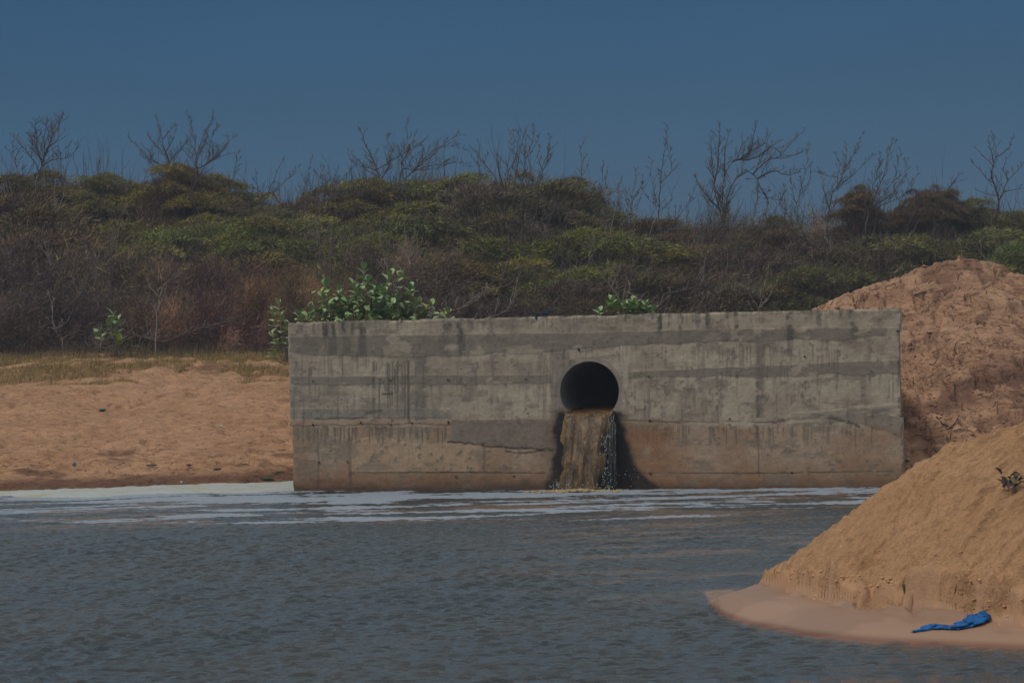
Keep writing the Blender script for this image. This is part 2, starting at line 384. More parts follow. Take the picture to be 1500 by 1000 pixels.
def near_z(x, y):
    toe = itp(x, TX, TY)+.16*(fbm(x*3.0, x*0+1, 3, 3)-.5)+.10*(fbm(x*5.5, y*4, 13, 3)-.5); cy = itp(x, CX, CY); cz = itp(x, CX, CZ); shy = itp(x, SX, SY)
    tipx = SX[0]
    # spit
    ds = y-shy; yb = itp(x, [tipx, 2.05, 2.3, 3, 5], [SY[0], 24.0, 24.6, 26, 28])
    zsp = np.minimum(.028+.12*np.clip(ds, -5, 1.2), .028+.16*(yb-y))
    zsp = np.where(x < tipx, -.9*(tipx-x), zsp); zsp = np.clip(zsp, -.8, .14)
    # dune body: from the toe scarp to the crest, then down the far side
    t = np.clip((y-toe)/np.maximum(cy-toe, .05), 0, 1)
    sc_h = itp(x, [2.2, 2.40, 3.0, 6], [.0, .20, .26, .20])*(.75+.5*fbm(x*2.2, y*0, 9, 3))
    scarp = sc_h*ss(.0, .13, y-toe)
    body = .10+scarp+(cz-.10-sc_h)*(t**.88)
    beh = cz-.55*(y-cy)
    zb = np.where(y > cy, beh, body); zb = np.where(y < toe, -1, zb); zb = np.where(x < CX[0]-.02, -1, zb)
    z = np.maximum(zsp, zb)
    return z, zb > zsp, toe, cy, zsp
def build_near():
    xs = axis(1.5, 5.6, .018, .5, 60, 8); ys = axis(18.6, 24.7, .018, 16, 30, 9)
    X, Y = np.meshgrid(xs, ys); x = X.ravel(); y = Y.ravel()
    z, body, toe, cy, _z = near_z(x, y)
    b = body.astype(float)
    d = y-toe; up = ss(.12, .5, d)*b
    # raked streaks that run up the slope to the right
    a = R_(52); s_ = x*math.cos(a)+y*math.sin(a); c_ = -x*math.sin(a)+y*math.cos(a)
    st = fbm(s_*.7, c_*5.0, 7, 4)-.5; st2 = fbm(s_*2.2, c_*14, 17, 3)-.5
    z = z+up*(.12*st+.075*st2+.030*(fbm(s_*3.5, c_*34, 19, 3)-.5)+.05*(fbm(x*2.2, y*2.2, 27, 3)-.5)+.040*(fbm(x*14, y*14, 37, 4, .65)-.5))
    gr = 1-np.abs(st)*2; z = z-up*.03*ss(.93, 1, gr)
    # crumbling scarp: blocks and gullies
    sc_z = np.exp(-((d-.12)/.17)**2)*b
    blk = fbm(x*5.5+1.5*fbm(x*3, y*3, 2, 2), y*3.2, 47, 3)
    z = z+sc_z*(.46*(blk-.5)+.12*(fbm(x*13, y*9, 57, 3)-.5))
    apron = np.exp(-((d+.05)/.13)**2)*(x > CX[0]+.1); z = z+apron*.05*ss(.45, .7, fbm(x*4, y*4, 67, 3))
    z = z+(1-b)*.006*(fbm(x*3, y*3, 87, 3)-.5)
    col = np.zeros((len(x), 4), np.float32)
    flat = (1-b)*1.0; wetn = fbm(x*2, y*2, 97, 3)
    col[:, 0] = .37-.06*ss(.4,.6,wetn); col[:, 1] = .222-.036*ss(.4,.6,wetn); col[:, 2] = .145-.024*ss(.4,.6,wetn)
    edge = ss(.045, .012, z)*(1-b)
    col[:, 0] -= edge*.15; col[:, 1] -= edge*.125; col[:, 2] -= edge*.09
    lo = np.exp(-(np.maximum(d-.1, 0)/.13)**2)*b*.5*ss(.5, .62, fbm(x*5, y*9, 107, 3))
    col[:, 3] = np.clip(flat+lo, 0, 1)
    k_ = np.exp(-((z-.24)/.13)**2)*ss(-.25, -.02, d)*ss(.7, .3, d)
    dy = (fbm(x*6, z*9+3, 127, 3)-.5)*.15*k_; dx = (fbm(x*7+3, z*8, 137, 3)-.5)*.05*k_
    dk = ss(.52, .66, fbm(x*7, z*11+1, 147, 3))*k_*.8; mk = dk > col[:, 3]
    col[mk, 0] = .40; col[mk, 1] = .225; col[mk, 2] = .125; col[mk, 3] = dk[mk]
    x = x+dx; y = y+dy
    me = np_mesh('sand_bank', np.stack([x, y, z], 1), grid_faces(len(xs), len(ys)), True, col)
    tag(add_obj('sand_bank', me, None, M_near), kind='structure')
build_near()
def near_h(x, y): return float(near_z(np.array([x]), np.array([y]))[0][0])
def gz(x, y): return float(ground_z(np.array([x]), np.array([y]))[0])
def mz(x, y): return float(mound_z(np.array([x]), np.array([y]))[0])

# ------------------------------------------------------------------ water
def build_water():
    xs = axis(-9.2, 9.0, .04, -240, 240, 12); ys = axis(18.4, 44.2, .03, -50, 60, 10)
    X, Y = np.meshgrid(xs, ys); x = X.ravel(); y = Y.ravel(); z = np.zeros_like(x)
    rg = np.random.default_rng(5)
    patch = .65+.7*fbm(x*.25, y*.16, 3, 3)
    for i in range(64):
        lam = .075*(2.9**rg.random()); th = rg.normal(0, .36)+R_(84)
        k = 2*math.pi/lam; A = .0019*(lam/.16)**.8
        ph = rg.random()*6.28
        wx = x+.25*np.sin(.9*y+ph); wy = y+.2*np.sin(.7*x+2*ph)
        z += A*np.sin(k*(wx*math.cos(th)+wy*math.sin(th))+ph)
    calm = 1-.45*ss(30, 37, y)
    # sheltered strip beside the sand bank
    calm = calm*(1-.55*ss(1.1, .2, np.hypot((x-2.4)/2.0, (y-26)/5.0)))
    z = z*patch*calm
    z = z+.06*(fbm(x*.55, y*1.9, 22, 3)-.5)*ss(32, 35, y)       # low swell rolling out from the outfall
    inside = ss(-12, -9.2, x)*(1-ss(9, 12, x))*ss(14, 18.4, y)*(1-ss(44.2, 46, y)); z = z*inside
    # foam, silt and the bank's brown reflection painted as streaks
    yl = itp(x, [-9, -6, -3.4, 0, 3, 6, 8], [34.9, 34.5, 34.1, 33.7, 33.5, 33.6, 33.6])
    band = ss(-.8, 1.0, y-yl)
    s1 = fbm(x*.30+y*.05, y*1.9-x*.05, 11, 4, .6); s2 = fbm(x*.9, y*4.2, 14, 3); s3 = fbm(x*.2, y*.5, 18, 2)
    fo = band*(.38+.10*ss(34, 39, y)+1.7*(s1-.5)+1.2*(s2-.5)+.5*(s3-.5))
    fo = fo+.16*ss(3.0, .3, np.hypot((x-WL.x-Uw.x*PU)/3.2, (y-39.4)/1.0))
    left = ss(-2.8, -6, x)*ss(36.5, 40, y)*.10; fo = fo+left
    silt_refl = np.clip(.85*ss(.52, .7, fbm(x*.6, y*2.6, 24, 4))*ss(33.5, 35, y)*(1-ss(38, 41, y)), 0, 1)*.5
    shy = itp(x, SX, SY); ns = np.exp(-np.clip(shy-y, 0, 5)/.22)*(x > SX[0]+.02)*(y < 24.5); silt_refl = np.maximum(silt_refl, .9*ns)
    silt_refl = np.maximum(silt_refl, .34*ss(.5, .68, fbm(x*.9, y*2.6, 35, 4))*ss(-1, 2, x)*ss(23, 25, y))  # brown streaks paint the broken reflection of the bank
    col = np.stack([np.clip(fo, 0, 1), silt_refl, fo*0], 1)
    Fc = grid_faces(len(xs), len(ys))
    me = np_mesh('water', np.stack([x, y, z], 1), Fc, True, col)
    o = add_obj('water', me, None, M_water); tag(o, kind='structure')
build_water()

# ------------------------------------------------------------------ concrete wall with its outfall pipe
def wall_paint(u, z):
    px, py = px_on_wall(u, z); n = len(px)
    f1 = fbm(px/60, py/60, 1, 4); f2 = fbm(px/14, py/14, 2, 4); f3 = fbm(px/5, py/5, 3, 3)
    vs_ = fbm(px/7, py/55, 4, 4); vf = fbm(px/2.6, py/60, 5, 3); hz_ = fbm(px/80, py/9, 6, 4)
    c = np.empty((n, 4)); base = np.array([.345, .297, .225]); c[:, :3] = base
    h = np.zeros(n)
    def bl(m, rgb, k=1.0):
        m = np.clip(m, 0, 1)*k
        c[:, :3] = c[:, :3]*(1-m[:, None])+np.array(rgb)*m[:, None]
    bl(ss(.4, .7, f1), (.44, .39, .30), .85); bl(ss(.5, .75, vs_), (.215, .192, .158), .6)
    # reference lines (photo rows)
    top = itp(px, [425, 780, 870, 1318], [472, 465, 460, 450]); dt = py-top
    seam = itp(px, [425, 660, 900, 1318], [613, 612, 617, 622])
    wob = lambda s, a=8: (fbm(px/38, px*0+s, 50+s, 4)-.5)*a*2
    low = ss(-5, 7, py-seam-9*(fbm(px/30, py/30, 301, 4)-.5)*2)
    # brown tint below the seam, rust towards the water line
    bl(low, (.375, .285, .20), .9)
    bl(low*ss(.42, .62, f1), (.31, .205, .13), .7)
    bl(ss(660, 716, py+wob(1, 12)), (.26, .145, .078), .85); bl(ss(695, 712, py+8*(f2-.5)), (.150, .088, .055), .75)
    # smooth cement bands
    def band(x0, x1, ya, yb, rgb, k, s, a=6, hh=.006):
        m = ss(x0-3, x0+3, px+3*(f2-.5))*(1-ss(x1-3, x1+3, px+3*(f2-.5)))*ss(-1.2, 1.2, py-ya-wob(s, a*.35))*(1-ss(-1.2, 1.2, py-yb-wob(s+1, a)))
        bl(m, rgb, k); h[:] += m*hh; return m
    sm = (.215, .188, .147); sm2 = (.180, .156, .122)
    b1 = itp(px, [425, 620, 860, 1100, 1318], [493, 490, 487, 481, 479]); b2 = itp(px, [425, 520, 620, 700, 860, 1000, 1200, 1318], [516, 522, 523, 520, 511, 502, 498, 490])
    band(425, 1320, b1, b2, sm, .9, 1, 4)
    band(425, 808, itp(px, [425, 810], [551, 548]), itp(px, [425, 810], [563, 562]), sm, .8, 3, 3)
    band(920, 1320, itp(px, [920, 1320], [545, 526]), itp(px, [920, 1120, 1240, 1320], [552, 550, 549, 546]), sm, .85, 5, 5)
    band(608, 624, py*0+515, py*0+615, sm, .9, 7, 2); band(1107, 1118, py*0+488, py*0+612, sm2, .75, 9, 2)
    band(806, 828, py*0+500, py*0+640, sm, .7, 19, 2)
    band(1160, 1320, itp(px, [1160, 1320], [606, 592]), itp(px, [1160, 1240, 1320], [622, 617, 640]), sm, .7, 21, 6)
    band(660, 812, py*0+614, itp(px, [660, 700, 760, 812], [645, 650, 656, 662]), (.215, .180, .145), .9, 11, 4)
    band(425, 660, py*0+598, py*0+612, (.215, .205, .180), .6, 13, 3)
    # light patches with ragged lower edge
    band(512, 700, itp(px, [512, 540, 560, 590, 620, 700], [646, 640, 638, 648, 650, 648]), py*0+692, (.42, .305, .20), .8, 15, 3)
    # dark algae streaks under the coping
    alg = np.zeros(n)
    for x0, w_, l, k in [(440, 8, 18, .35), (460, 5, 15, .4), (477, 9, 22, 1), (488, 6, 22, .9), (503, 6, 16, .75), (516, 5, 20, .6), (531, 9, 24, 1), (545, 5, 10, .4), (612, 10, 8, .4), (655, 14, 16, .7), (674, 7, 36, .9), (690, 10, 14, .6), (708, 7, 12, .5), (736, 5, 12, .4), (753, 3, 14, .4),
                          (892, 3, 14, .4), (905, 6, 14, .45), (917, 5, 14, .5), (936, 3, 10, .4), (966, 7, 26, .95), (979, 3, 20, .6), (998, 4, 30, .7), (1036, 6, 20, .95), (1065, 5, 26, .6), (1078, 7, 26, 1), (1100, 4, 18, .35), (1157, 13, 22, 1), (1157, 10, 60, .6), (1200, 8, 26, .45), (1231, 6, 12, .5), (1250, 12, 24, 1), (1250, 14, 44, .5), (1300, 8, 14, .35)]:
        jj = 2.5*(fbm(py/9, px*0+x0, int(x0) % 97, 3)-.5)*2
        alg = np.maximum(alg, k*ss(w_*.62, w_*.25, np.abs(px-x0+jj))*ss(l+6, l-4, dt+6*(vf-.5))*ss(-1, 3, dt)*(.55+.75*ss(.3, .6, f3*.5+vf*.5)))
    bl(alg, (.060, .058, .052), .85)
    bl(ss(4, 1, dt)*ss(.45, .6, vs_), (.10, .095, .085), .6)
    bl(ss(26, 2, dt)*ss(.55, .75, vf), (.11, .105, .095), .45)
    # fainter streak continuing through the band below
    for x0, w_, k in [(455, 24, .25), (487, 14, .55), (508, 12, .5), (531, 11, .6), (650, 14, .3), (677, 10, .55), (966, 10, .25), (1036, 9, .35), (1062, 9, .4), (1080, 8, .45), (1157, 9, .5)]:
        bl(ss(w_*.65, w_*.35, np.abs(px-x0+3*(vf-.5)))*ss(b1-3, b1+4, py)*ss(b2+2, b2-4, py), (.105, .090, .082), k)
    # thin vertical drips
    drp = np.zeros(n)
    rg = np.random.default_rng(3)
    D = [(x_, 526+rg.random()*14, 545+rg.random()*72, .8) for x_ in rg.uniform(540, 612, 16)]
    D += [(548, 528, 612, .9), (556, 552, 612, .8), (599, 528, 616, 1), (583, 526, 575, .9), (579, 540, 577, .8)]
    D += [(x_, 624+rg.random()*4, 632+rg.random()*18, .75) for x_ in rg.uniform(432, 660, 85)]
    D += [(x_, 622+rg.random()*4, 632+rg.random()*22, .7) for x_ in rg.uniform(922, 1010, 40)]
    D += [(x_, 622+rg.random()*6, 632+rg.random()*22, .6) for x_ in rg.uniform(1030, 1290, 45)]
    D += [(x_, b, b+8+rg.random()*40, .45) for x_, b in zip(rg.uniform(430, 1310, 120), rg.uniform(505, 590, 120))]
    D += [(x_, 505+rg.random()*8, 518+rg.random()*25, .5) for x_ in rg.uniform(815, 1230, 60)]
    for x0, ya, yb, k in D:
        m = np.abs(px-x0) < 3
        wv = rg.uniform(.55, 1.15)
        drp[m] = np.maximum(drp[m], k*ss(wv+.5, wv-.3, np.abs(px[m]-x0+1.2*(fbm(py[m]/14, py[m]*0+x0, 9, 2)-.5)))*ss(ya-2, ya+2, py[m])*ss(yb+6, yb-4, py[m]))
    bl(drp, (.085, .075, .064), .8)
    # cracks and joints
    def line(pts, wd, rgb, k, jit=2.0, sd=1, vert=False):
        a, b = zip(*pts)
        dd = (px-np.interp(py, b, a)-jit*2*(fbm(py/12, py*0+sd, sd, 4)-.5)) if vert else (py-np.interp(px, a, b)-jit*2*(fbm(px/14, px*0+sd, sd, 4)-.5))
        rngm = ((py > b[0]) & (py < b[-1])) if vert else ((px > a[0]) & (px < a[-1]))
        m = ss(wd+.7, wd-.4, np.abs(dd))*rngm*ss(.25, .5, fbm(px/10, py/10, sd+40, 3)+.12)
        bl(m, rgb, k); h[:] -= m*.005
    dk = (.06, .05, .042)
    line([(512, 692), (700, 692), (800, 693)], .9, dk, .7, .8, 3); line([(910, 693), (1120, 693), (1310, 690)], .8, dk, .75, .6, 4)
    line([(655, 648), (700, 650), (755, 657), (812, 661)], 1.3, dk, .85, 3, 6); line([(740, 660), (770, 663), (812, 657)], 1.4, dk, .7, 3, 7)
    line([(425, 625), (560, 621), (660, 622)], 1.0, dk, .4, 3, 8); line([(905, 616), (1000, 618), (1130, 619)], 1.0, dk, .6, 1.8, 9); line([(1130, 617), (1200, 612), (1260, 622)], 2.0, (.10, .09, .078), .8, 4, 10)
    line([(535, 606), (560, 602)], 2.2, dk, .7, 2, 11); line([(460, 614), (540, 612)], 1, dk, .5, 2, 12)
    line([(575, 577), (560, 577)][::-1], 1.0, dk, .9, .3, 12)
    for x0, y0, y1, wd in [(466, 630, 716, 1.2), (513, 640, 718, 2.2), (709, 648, 692, 1.5), (1111, 625, 712, 1.0), (476, 478, 512, .7)]:
        line([(x0, y0), (x0+1, y1)], wd, (.12, .085, .065), .6, 1.5, int(x0), True)
    line([(1110, 560), (1111, 612)], 2.0, (.13, .125, .112), .7, 1.5, 21, True)
    bl(ss(.58, .72, f3)*ss(.45, .62, f2), (.14, .12, .095), .7)
    bl(ss(.60, .66, fbm(px/45, py/26, 171, 5, .6)), (.43, .375, .285), .6*(1-low)+.0); bl(ss(.60, .68, fbm(px/50, py/18, 181, 5, .6)), (.20, .175, .135), .55)                      # pitting
    # right-hand smudges
    bl(ss(.5, .75, fbm(px/34, py/7, 71, 4))*ss(1150, 1190, px)*ss(594, 600, py)*ss(616, 606, py), (.12, .115, .10), .8)
    bl(ss(.52, .7, fbm(px/12, py/12, 73, 4))*ss(30, 5, np.abs(px-1157))*ss(24, 5, np.abs(py-505)), (.10, .09, .08), .7)
    # rust and wet staining round the outfall
    dx = px-863; below = ss(590, 612, py)
    bl(ss(60, 25, np.abs(dx-0)-18)*below*.8, (.19, .125, .078), .8)
    bl(ss(110, 20, np.abs(dx-75))*ss(612, 640, py)*ss(.3, .6, f1*.5+f2*.5+.1), (.28, .145, .070), .75)
    wl = itp(py, [590, 612, 650, 690, 722], [45, 47, 49, 53, 64]); wr = itp(py, [590, 605, 640, 680, 700, 722], [44, 46, 54, 66, 82, 112])
    wet = np.where(dx < 0, ss(7, -3, -dx-wl+12*(f2-.5)), ss(9, -4, dx-wr+12*(f2-.5)))*ss(598, 606, py)
    bl(wet, (.026, .022, .018), .96)
    wet2 = ss(710-26*np.clip(1-np.abs(dx)/170, 0, 1), 716, py+5*(f2-.5)); bl(wet2, (.055, .036, .026), .6)
    bl(ss(5, 2, np.abs(np.hypot(dx, py-573)-47))*(py < 598), (.225, .195, .170), .6)
    c[:, 3] = 1-np.clip(wet+wet2*.5, 0, 1)
    c[:, :3] *= (.93+.14*f3)[:, None]*np.array([1.05, .995, .97])
    h += .010*(f2-.5)+.006*(f3-.5)-drp*.004+.006*(hz_-.5)
    return c, h
def wall_block(name, u0, u1, z0, z1, nof, hole=False, back=True):
    nu = int((u1-u0)/.0105); nz_ = max(2, int((z1-z0)/.0105)); us = np.linspace(u0, u1, nu); zs = np.linspace(z0, z1, nz_)
    U, Z = np.meshgrid(us, zs); u = U.ravel().copy(); z = Z.ravel().copy(); Fc = grid_faces(nu, nz_)
    if hole:
        r = np.hypot(u-PU, z-PZ); m = np.abs(r-PR) < .0075; s = PR/np.maximum(r[m], 1e-6); u[m] = PU+(u[m]-PU)*s; z[m] = PZ+(z[m]-PZ)*s
        cu = u[Fc].mean(1); cz = z[Fc].mean(1); Fc = Fc[np.hypot(cu-PU, cz-PZ) > PR-.001]
    c, h = wall_paint(u, z)
    # front edges are chipped a little
    e = np.minimum.reduce([u-u0, u1-u, z1-z+(.2 if z1 < 2.7 else 0)]); h = h-.030*ss(.035, 0, e)*ss(.42, .7, fbm(u*7, z*7, 88, 3)+.1)
    if hole: r = np.hypot(u-PU, z-PZ); h = h*ss(PR, PR+.05, r)
    n = nof+h
    if z1 > 2.7:
        tp = ss(.16, 0, z1-z); z = z+tp*(.018*(fbm(u*.8, u*0, 5, 3)-.5)-.016*ss(.60, .75, fbm(u*3.5, u*0+2, 15, 4))-.006*fbm(u*14, u*0, 25, 2))
    top = np.array([[(0)]])
    V = np.stack([WL.x+Uw.x*u+Nw.x*n, WL.y+Uw.y*u+Nw.y*n, z], 1)
    me_parts = [V]; cols = [c]; faces = [Fc]; off = len(V)
    idx = np.arange(nu*nz_).reshape(nz_, nu)
    ring = np.concatenate([idx[0, :], idx[1:, -1], idx[-1, -2::-1], idx[-2:0:-1, 0]])
    nb = -WT
    rv = V[ring].copy(); ur = u[ring]; rv[:, 0] = WL.x+Uw.x*ur+Nw.x*nb; rv[:, 1] = WL.y+Uw.y*ur+Nw.y*nb
    me_parts += [V[ring], rv]; cc = c[ring].copy(); cols += [cc, cc]
    k = len(ring); i = np.arange(k); j = (i+1) % k
    faces.append(np.stack([off+i, off+k+i, off+k+j, off+j], 1))
    V = np.concatenate(me_parts); c = np.concatenate(cols); Fc = np.concatenate(faces)
    me = np_mesh(name, V, Fc, True, c)
    sm_ = np.ones(len(Fc), bool); sm_[-k:] = False; me.polygons.foreach_set('use_smooth', sm_)
    return me
wall = empty('concrete_wall', WL); tag(wall, 'long weathered grey concrete outfall wall standing at the water edge', 'wall')
def wadd(name, me, mat=M_conc, parent=wall):
    o = add_obj(name, me, parent, mat)
    if parent is wall: o.matrix_parent_inverse = Matrix.Translation(-WL)
    return o
ZS1 = 1.065; ZS2 = 2.40
wadd('base_course', wall_block('base_course', .0, Lw, -.5, ZS1, .006))['label'] = 'brown stained lowest course at the water line'
wadd('middle_course', wall_block('middle_course', -.035, Lw-.03, ZS1+.001, ZS2, .001, hole=True))
wadd('coping_course', wall_block('coping_course', -.04, Lw+.0, ZS2+.0005, WH, .001))['label'] = 'top course with black algae streaks'
# pipe
M_pipe = mat_plain('mossy_pipe_concrete', (.16, .14, .13), .75, .35, 9)
def build_pipe():
    seg = 96; V = []; Fc = []
    prof = [(-.001, PR-.001), (-.03, PR-.012), (-3.6, PR-.012)]
    for n_, r in prof:
        for k in range(seg):
            a = 2*math.pi*k/seg; p = wxy(PU+r*math.cos(a), n_); V.append((p.x, p.y, PZ+r*math.sin(a)))
    for i in range(len(prof)-1):
        for k in range(seg): k2 = (k+1) % seg; Fc.append((i*seg+k, i*seg+k2, (i+1)*seg+k2, (i+1)*seg+k))
    Fc.append(tuple(range(2*seg, 3*seg)))
    m = MB(); m.add(V, Fc); wadd('outfall_pipe', m.mesh('outfall_pipe'), M_pipe)
build_pipe()
# form-tie holes
def tie_holes():
    spots = [(459, 558), (572, 557), (657, 556), (771, 555), (459, 622), (529, 619), (604, 620), (657, 618), (573, 622), (950, 551), (1069, 613), (1277, 544), (1278, 609), (952, 616), (1069, 622), (1179, 522), (808, 513), (848, 512), (468, 677), (509, 676), (669, 698), (753, 697), (953, 694), (1160, 692), (1315, 485)]
    mt = mat_plain('tie_hole_shadow', (.03, .026, .022), .95, .2)
    seg = 10; V = []; Fc = []
    for k in range(seg): a = 2*math.pi*k/seg; V.append((.013*math.cos(a), -.0, .013*math.sin(a)))
    for k in range(seg): a = 2*math.pi*k/seg; V.append((.017*math.cos(a), -.012, .017*math.sin(a)))
    for k in range(seg): k2 = (k+1) % seg; Fc.append((k, k2, seg+k2, seg+k))
    Fc.append(tuple(range(seg)))
    me = bpy.data.meshes.new('tie_hole'); me.from_pydata(V, [], Fc); me.materials.append(mt)
    for a, b in spots:
        u, z = wall_hit(a, b); p = wxy(u, .004); p.z = z
        o = bpy.data.objects.new('tie_hole', me); C.objects.link(o); o.parent = wall; o.location = p-WL; o.rotation_euler.z = math.atan2(Uw.y, Uw.x); s = random.uniform(.8, 1.25); o.scale = (s, 1, s)
tie_holes()

# ------------------------------------------------------------------ falling water
def mat_fall():
    s = NM('turbid_falling_water'); v = s.pos(); a = s.n('ShaderNodeAttribute', attribute_name='tone')
    n1 = s.noise(s.pos((1, 1, .40)), 9, 5, .62, .9); sp = s.n('ShaderNodeSeparateColor', {0: a.outputs['Color']})
    col = s.mix(s.rng(n1, .35, .65), (.050, .027, .010), (.150, .078, .018))
    col = s.mix(sp.outputs[0], col, (.19, .125, .03))                       # ochre rims
    wh = s.rng(s.math('ADD', s.math('MULTIPLY', sp.outputs[1], .55), s.noise(s.pos((1, 1, .35)), 24, 4, .75, .8)), .90, 1.0)
    col = s.mix(wh, col, (.55, .55, .58))
    s.b.inputs['Transmission Weight'].default_value = 0
    nb = s.bump(n1, .8, .05); nb = s.bump(s.noise(v, 55, 3, .6), .5, .015, nb)
    return s.fin(col, .22, nb, .5)
M_fall = mat_fall()
def build_fall():
    ns, nt_ = 64, 110; V = []; cs = []
    z_top = PZ-.30
    us = np.linspace(0, 1, ns)
    for j in range(nt_+18):
        inside = j < 18
        if inside:
            q = j/18; n0 = -1.6*(1-q); zc = z_top+.05*(1-q); L = -.40; Rr = .40; drop = 0
        else:
            t = (j-18)/(nt_-1); tt = t*.52; n0 = .95*tt; drop = 4.9*tt*tt; zc = z_top-drop
            L = -.40-.02*t; Rr = .40-.17*t
            n0 = n0
        zn = max(zc, -.06)
        for i in range(ns):
            e = us[i]*2-1; u = PU+L+(Rr-L)*us[i]
            t0 = 0 if inside else t
            edge = abs(e)**8
            ru = .045*(fbm(np.array([zn*6.0]), np.array([e*2+i*0.0]), 7, 3)[0]-.5)*2*(edge)*(1+t0)
            bul = .035*(1-edge)
            rr = .11*(vn(np.array([us[i]*6]), np.array([zn*1.4-n0]), 3)[0]-.5)*t0+.035*(vn(np.array([us[i]*17]), np.array([zn*4]), 5)[0]-.5)*t0
            sag = 0 if not inside else 0
            up = 0.02*(vn(np.array([us[i]*5]), np.array([n0*3]), 9)[0]-.5)
            # the lip follows the round bore: water stands in the invert
            p = wxy(u+ru, n0+bul*t0+rr-.06*edge*t0)
            zz = zn+up*(1-t0)
            V.append((p.x, p.y, zz)); cs.append((min(1, .85*ss(.86, .98, abs(e))), .6*math.exp(-((e+.45-.25*t0*0)/.16)**2)*(.3+.7*t0 if t0 > 0 else .1)+.35*math.exp(-((e-.25)/.2)**2)*(1-t0)+.7*ss(.96, 1.0, t0), 0))
    nr = nt_+18
    V = np.array(V); cs = np.array(cs, float)
    Fc = grid_faces(ns, nr)
    # back skin gives the jet thickness
    off = len(V); Vb = V.copy(); th = np.tile(.09*(1-np.abs(us*2-1)**4), nr); Vb[:, 0] -= Nw.x*th; Vb[:, 1] -= Nw.y*th; Vb[:, 2] -= th*.6
    V2 = np.concatenate([V, Vb]); F2 = np.concatenate([Fc, Fc[:, ::-1]+off])
    o = add_obj('falling_water', np_mesh('falling_water', V2, F2, True, np.concatenate([cs, cs])), None, M_fall)
    tag(o, 'brown turbid water jet pouring from the round outfall pipe', 'waterfall')
build_fall()
M_foam = mat_plain('ochre_froth', (.42, .31, .16), .7, .35, 30, .4, .8); M_white = mat_plain('white_spray', (.62, .64, .66), .3, .1, 30, .6); M_green = mat_plain('thin_green_water', (.030, .030, .018), .15, .5, 18, .6, .8)
def blobs(n, fn, seg=1):
    m = MB(); 
    ico = [(0, 0, 1), (0, 0, -1), (1, 0, 0), (-1, 0, 0), (0, 1, 0), (0, -1, 0)]; fc = [(0, 2, 4), (0, 4, 3), (0, 3, 5), (0, 5, 2), (1, 4, 2), (1, 3, 4), (1, 5, 3), (1, 2, 5)]
    for i in range(n):
        p, sx, sy, sz = fn(i); m.add([(p[0]+a*sx, p[1]+b*sy, p[2]+c*sz) for a, b, c in ico], fc)
    return m
def build_splash():
    # ragged thin side sheet right of the jet: torn strands of water
    m = MB(); rg = random.Random(4)
    for i in range(46):
        u0 = PU+rg.uniform(.28, .42); z0 = PZ-.30-rg.uniform(0, .15); u1 = PU+rg.uniform(.14, .46); pts = []; rad = []
        st = rg.uniform(0, .5)
        for k in range(12):
            t = st+(1-st)*k/11; tt = t*.5; z = PZ-.32-4.9*tt*tt+.0
            u = u0+(u1-u0)*t+rg.uniform(-.012, .012); p = wxy(u, .85*tt*rg.uniform(.86, .98)); pts.append((p.x, p.y, max(z, -.02))); rad.append(.012*(1-.5*abs(2*k/11-1))*rg.uniform(.5, 1.3))
        m.tube(pts, rad, 5)
    o = m.build('water_strands', M_green); tag(o, 'dark thin torn strands of water beside the right rim of the brown jet', 'water strands', kind='stuff')
    def drop(i):
        b = rg.random()
        if b < .55: u = PU+.28+rg.gauss(0, .07); z = rg.random()**1.5*.85; n = .30+rg.uniform(-.05, .12)
        elif b < .8: u = PU+rg.uniform(-.45, .45); z = abs(rg.gauss(0, .06)); n = .5+rg.uniform(-.1, .15)
        else: u = PU-.40+rg.gauss(0, .10); z = abs(rg.gauss(0, .08)); n = .4+rg.uniform(-.1, .15)
        if rg.random() < .04: u = PU+rg.uniform(.4, .85); z = rg.uniform(.05, .35)
        p = wxy(u, n); s = rg.uniform(.0012, .0040); return (p.x, p.y, z+.02), s*1.4, s, s*rg.uniform(1.0, 6.0)
    o = blobs(650, drop).build('spray', M_white); tag(o, 'white spray droplets where the jet hits the pond', 'spray', kind='stuff')
    def fr(i):
        u = PU+rg.gauss(-.1, .26); n = .52+rg.gauss(0, .11); p = wxy(u, n); s = rg.uniform(.02, .05)
        h_ = .035*math.exp(-((u-PU+.1)/.25)**2)
        return (p.x, p.y, h_*rg.random()+.012), s*1.6, s*1.4, s*.55
    o = blobs(520, fr).build('froth', M_foam); tag(o, 'ochre froth boiling up at the foot of the jet', 'froth', kind='stuff')
build_splash()

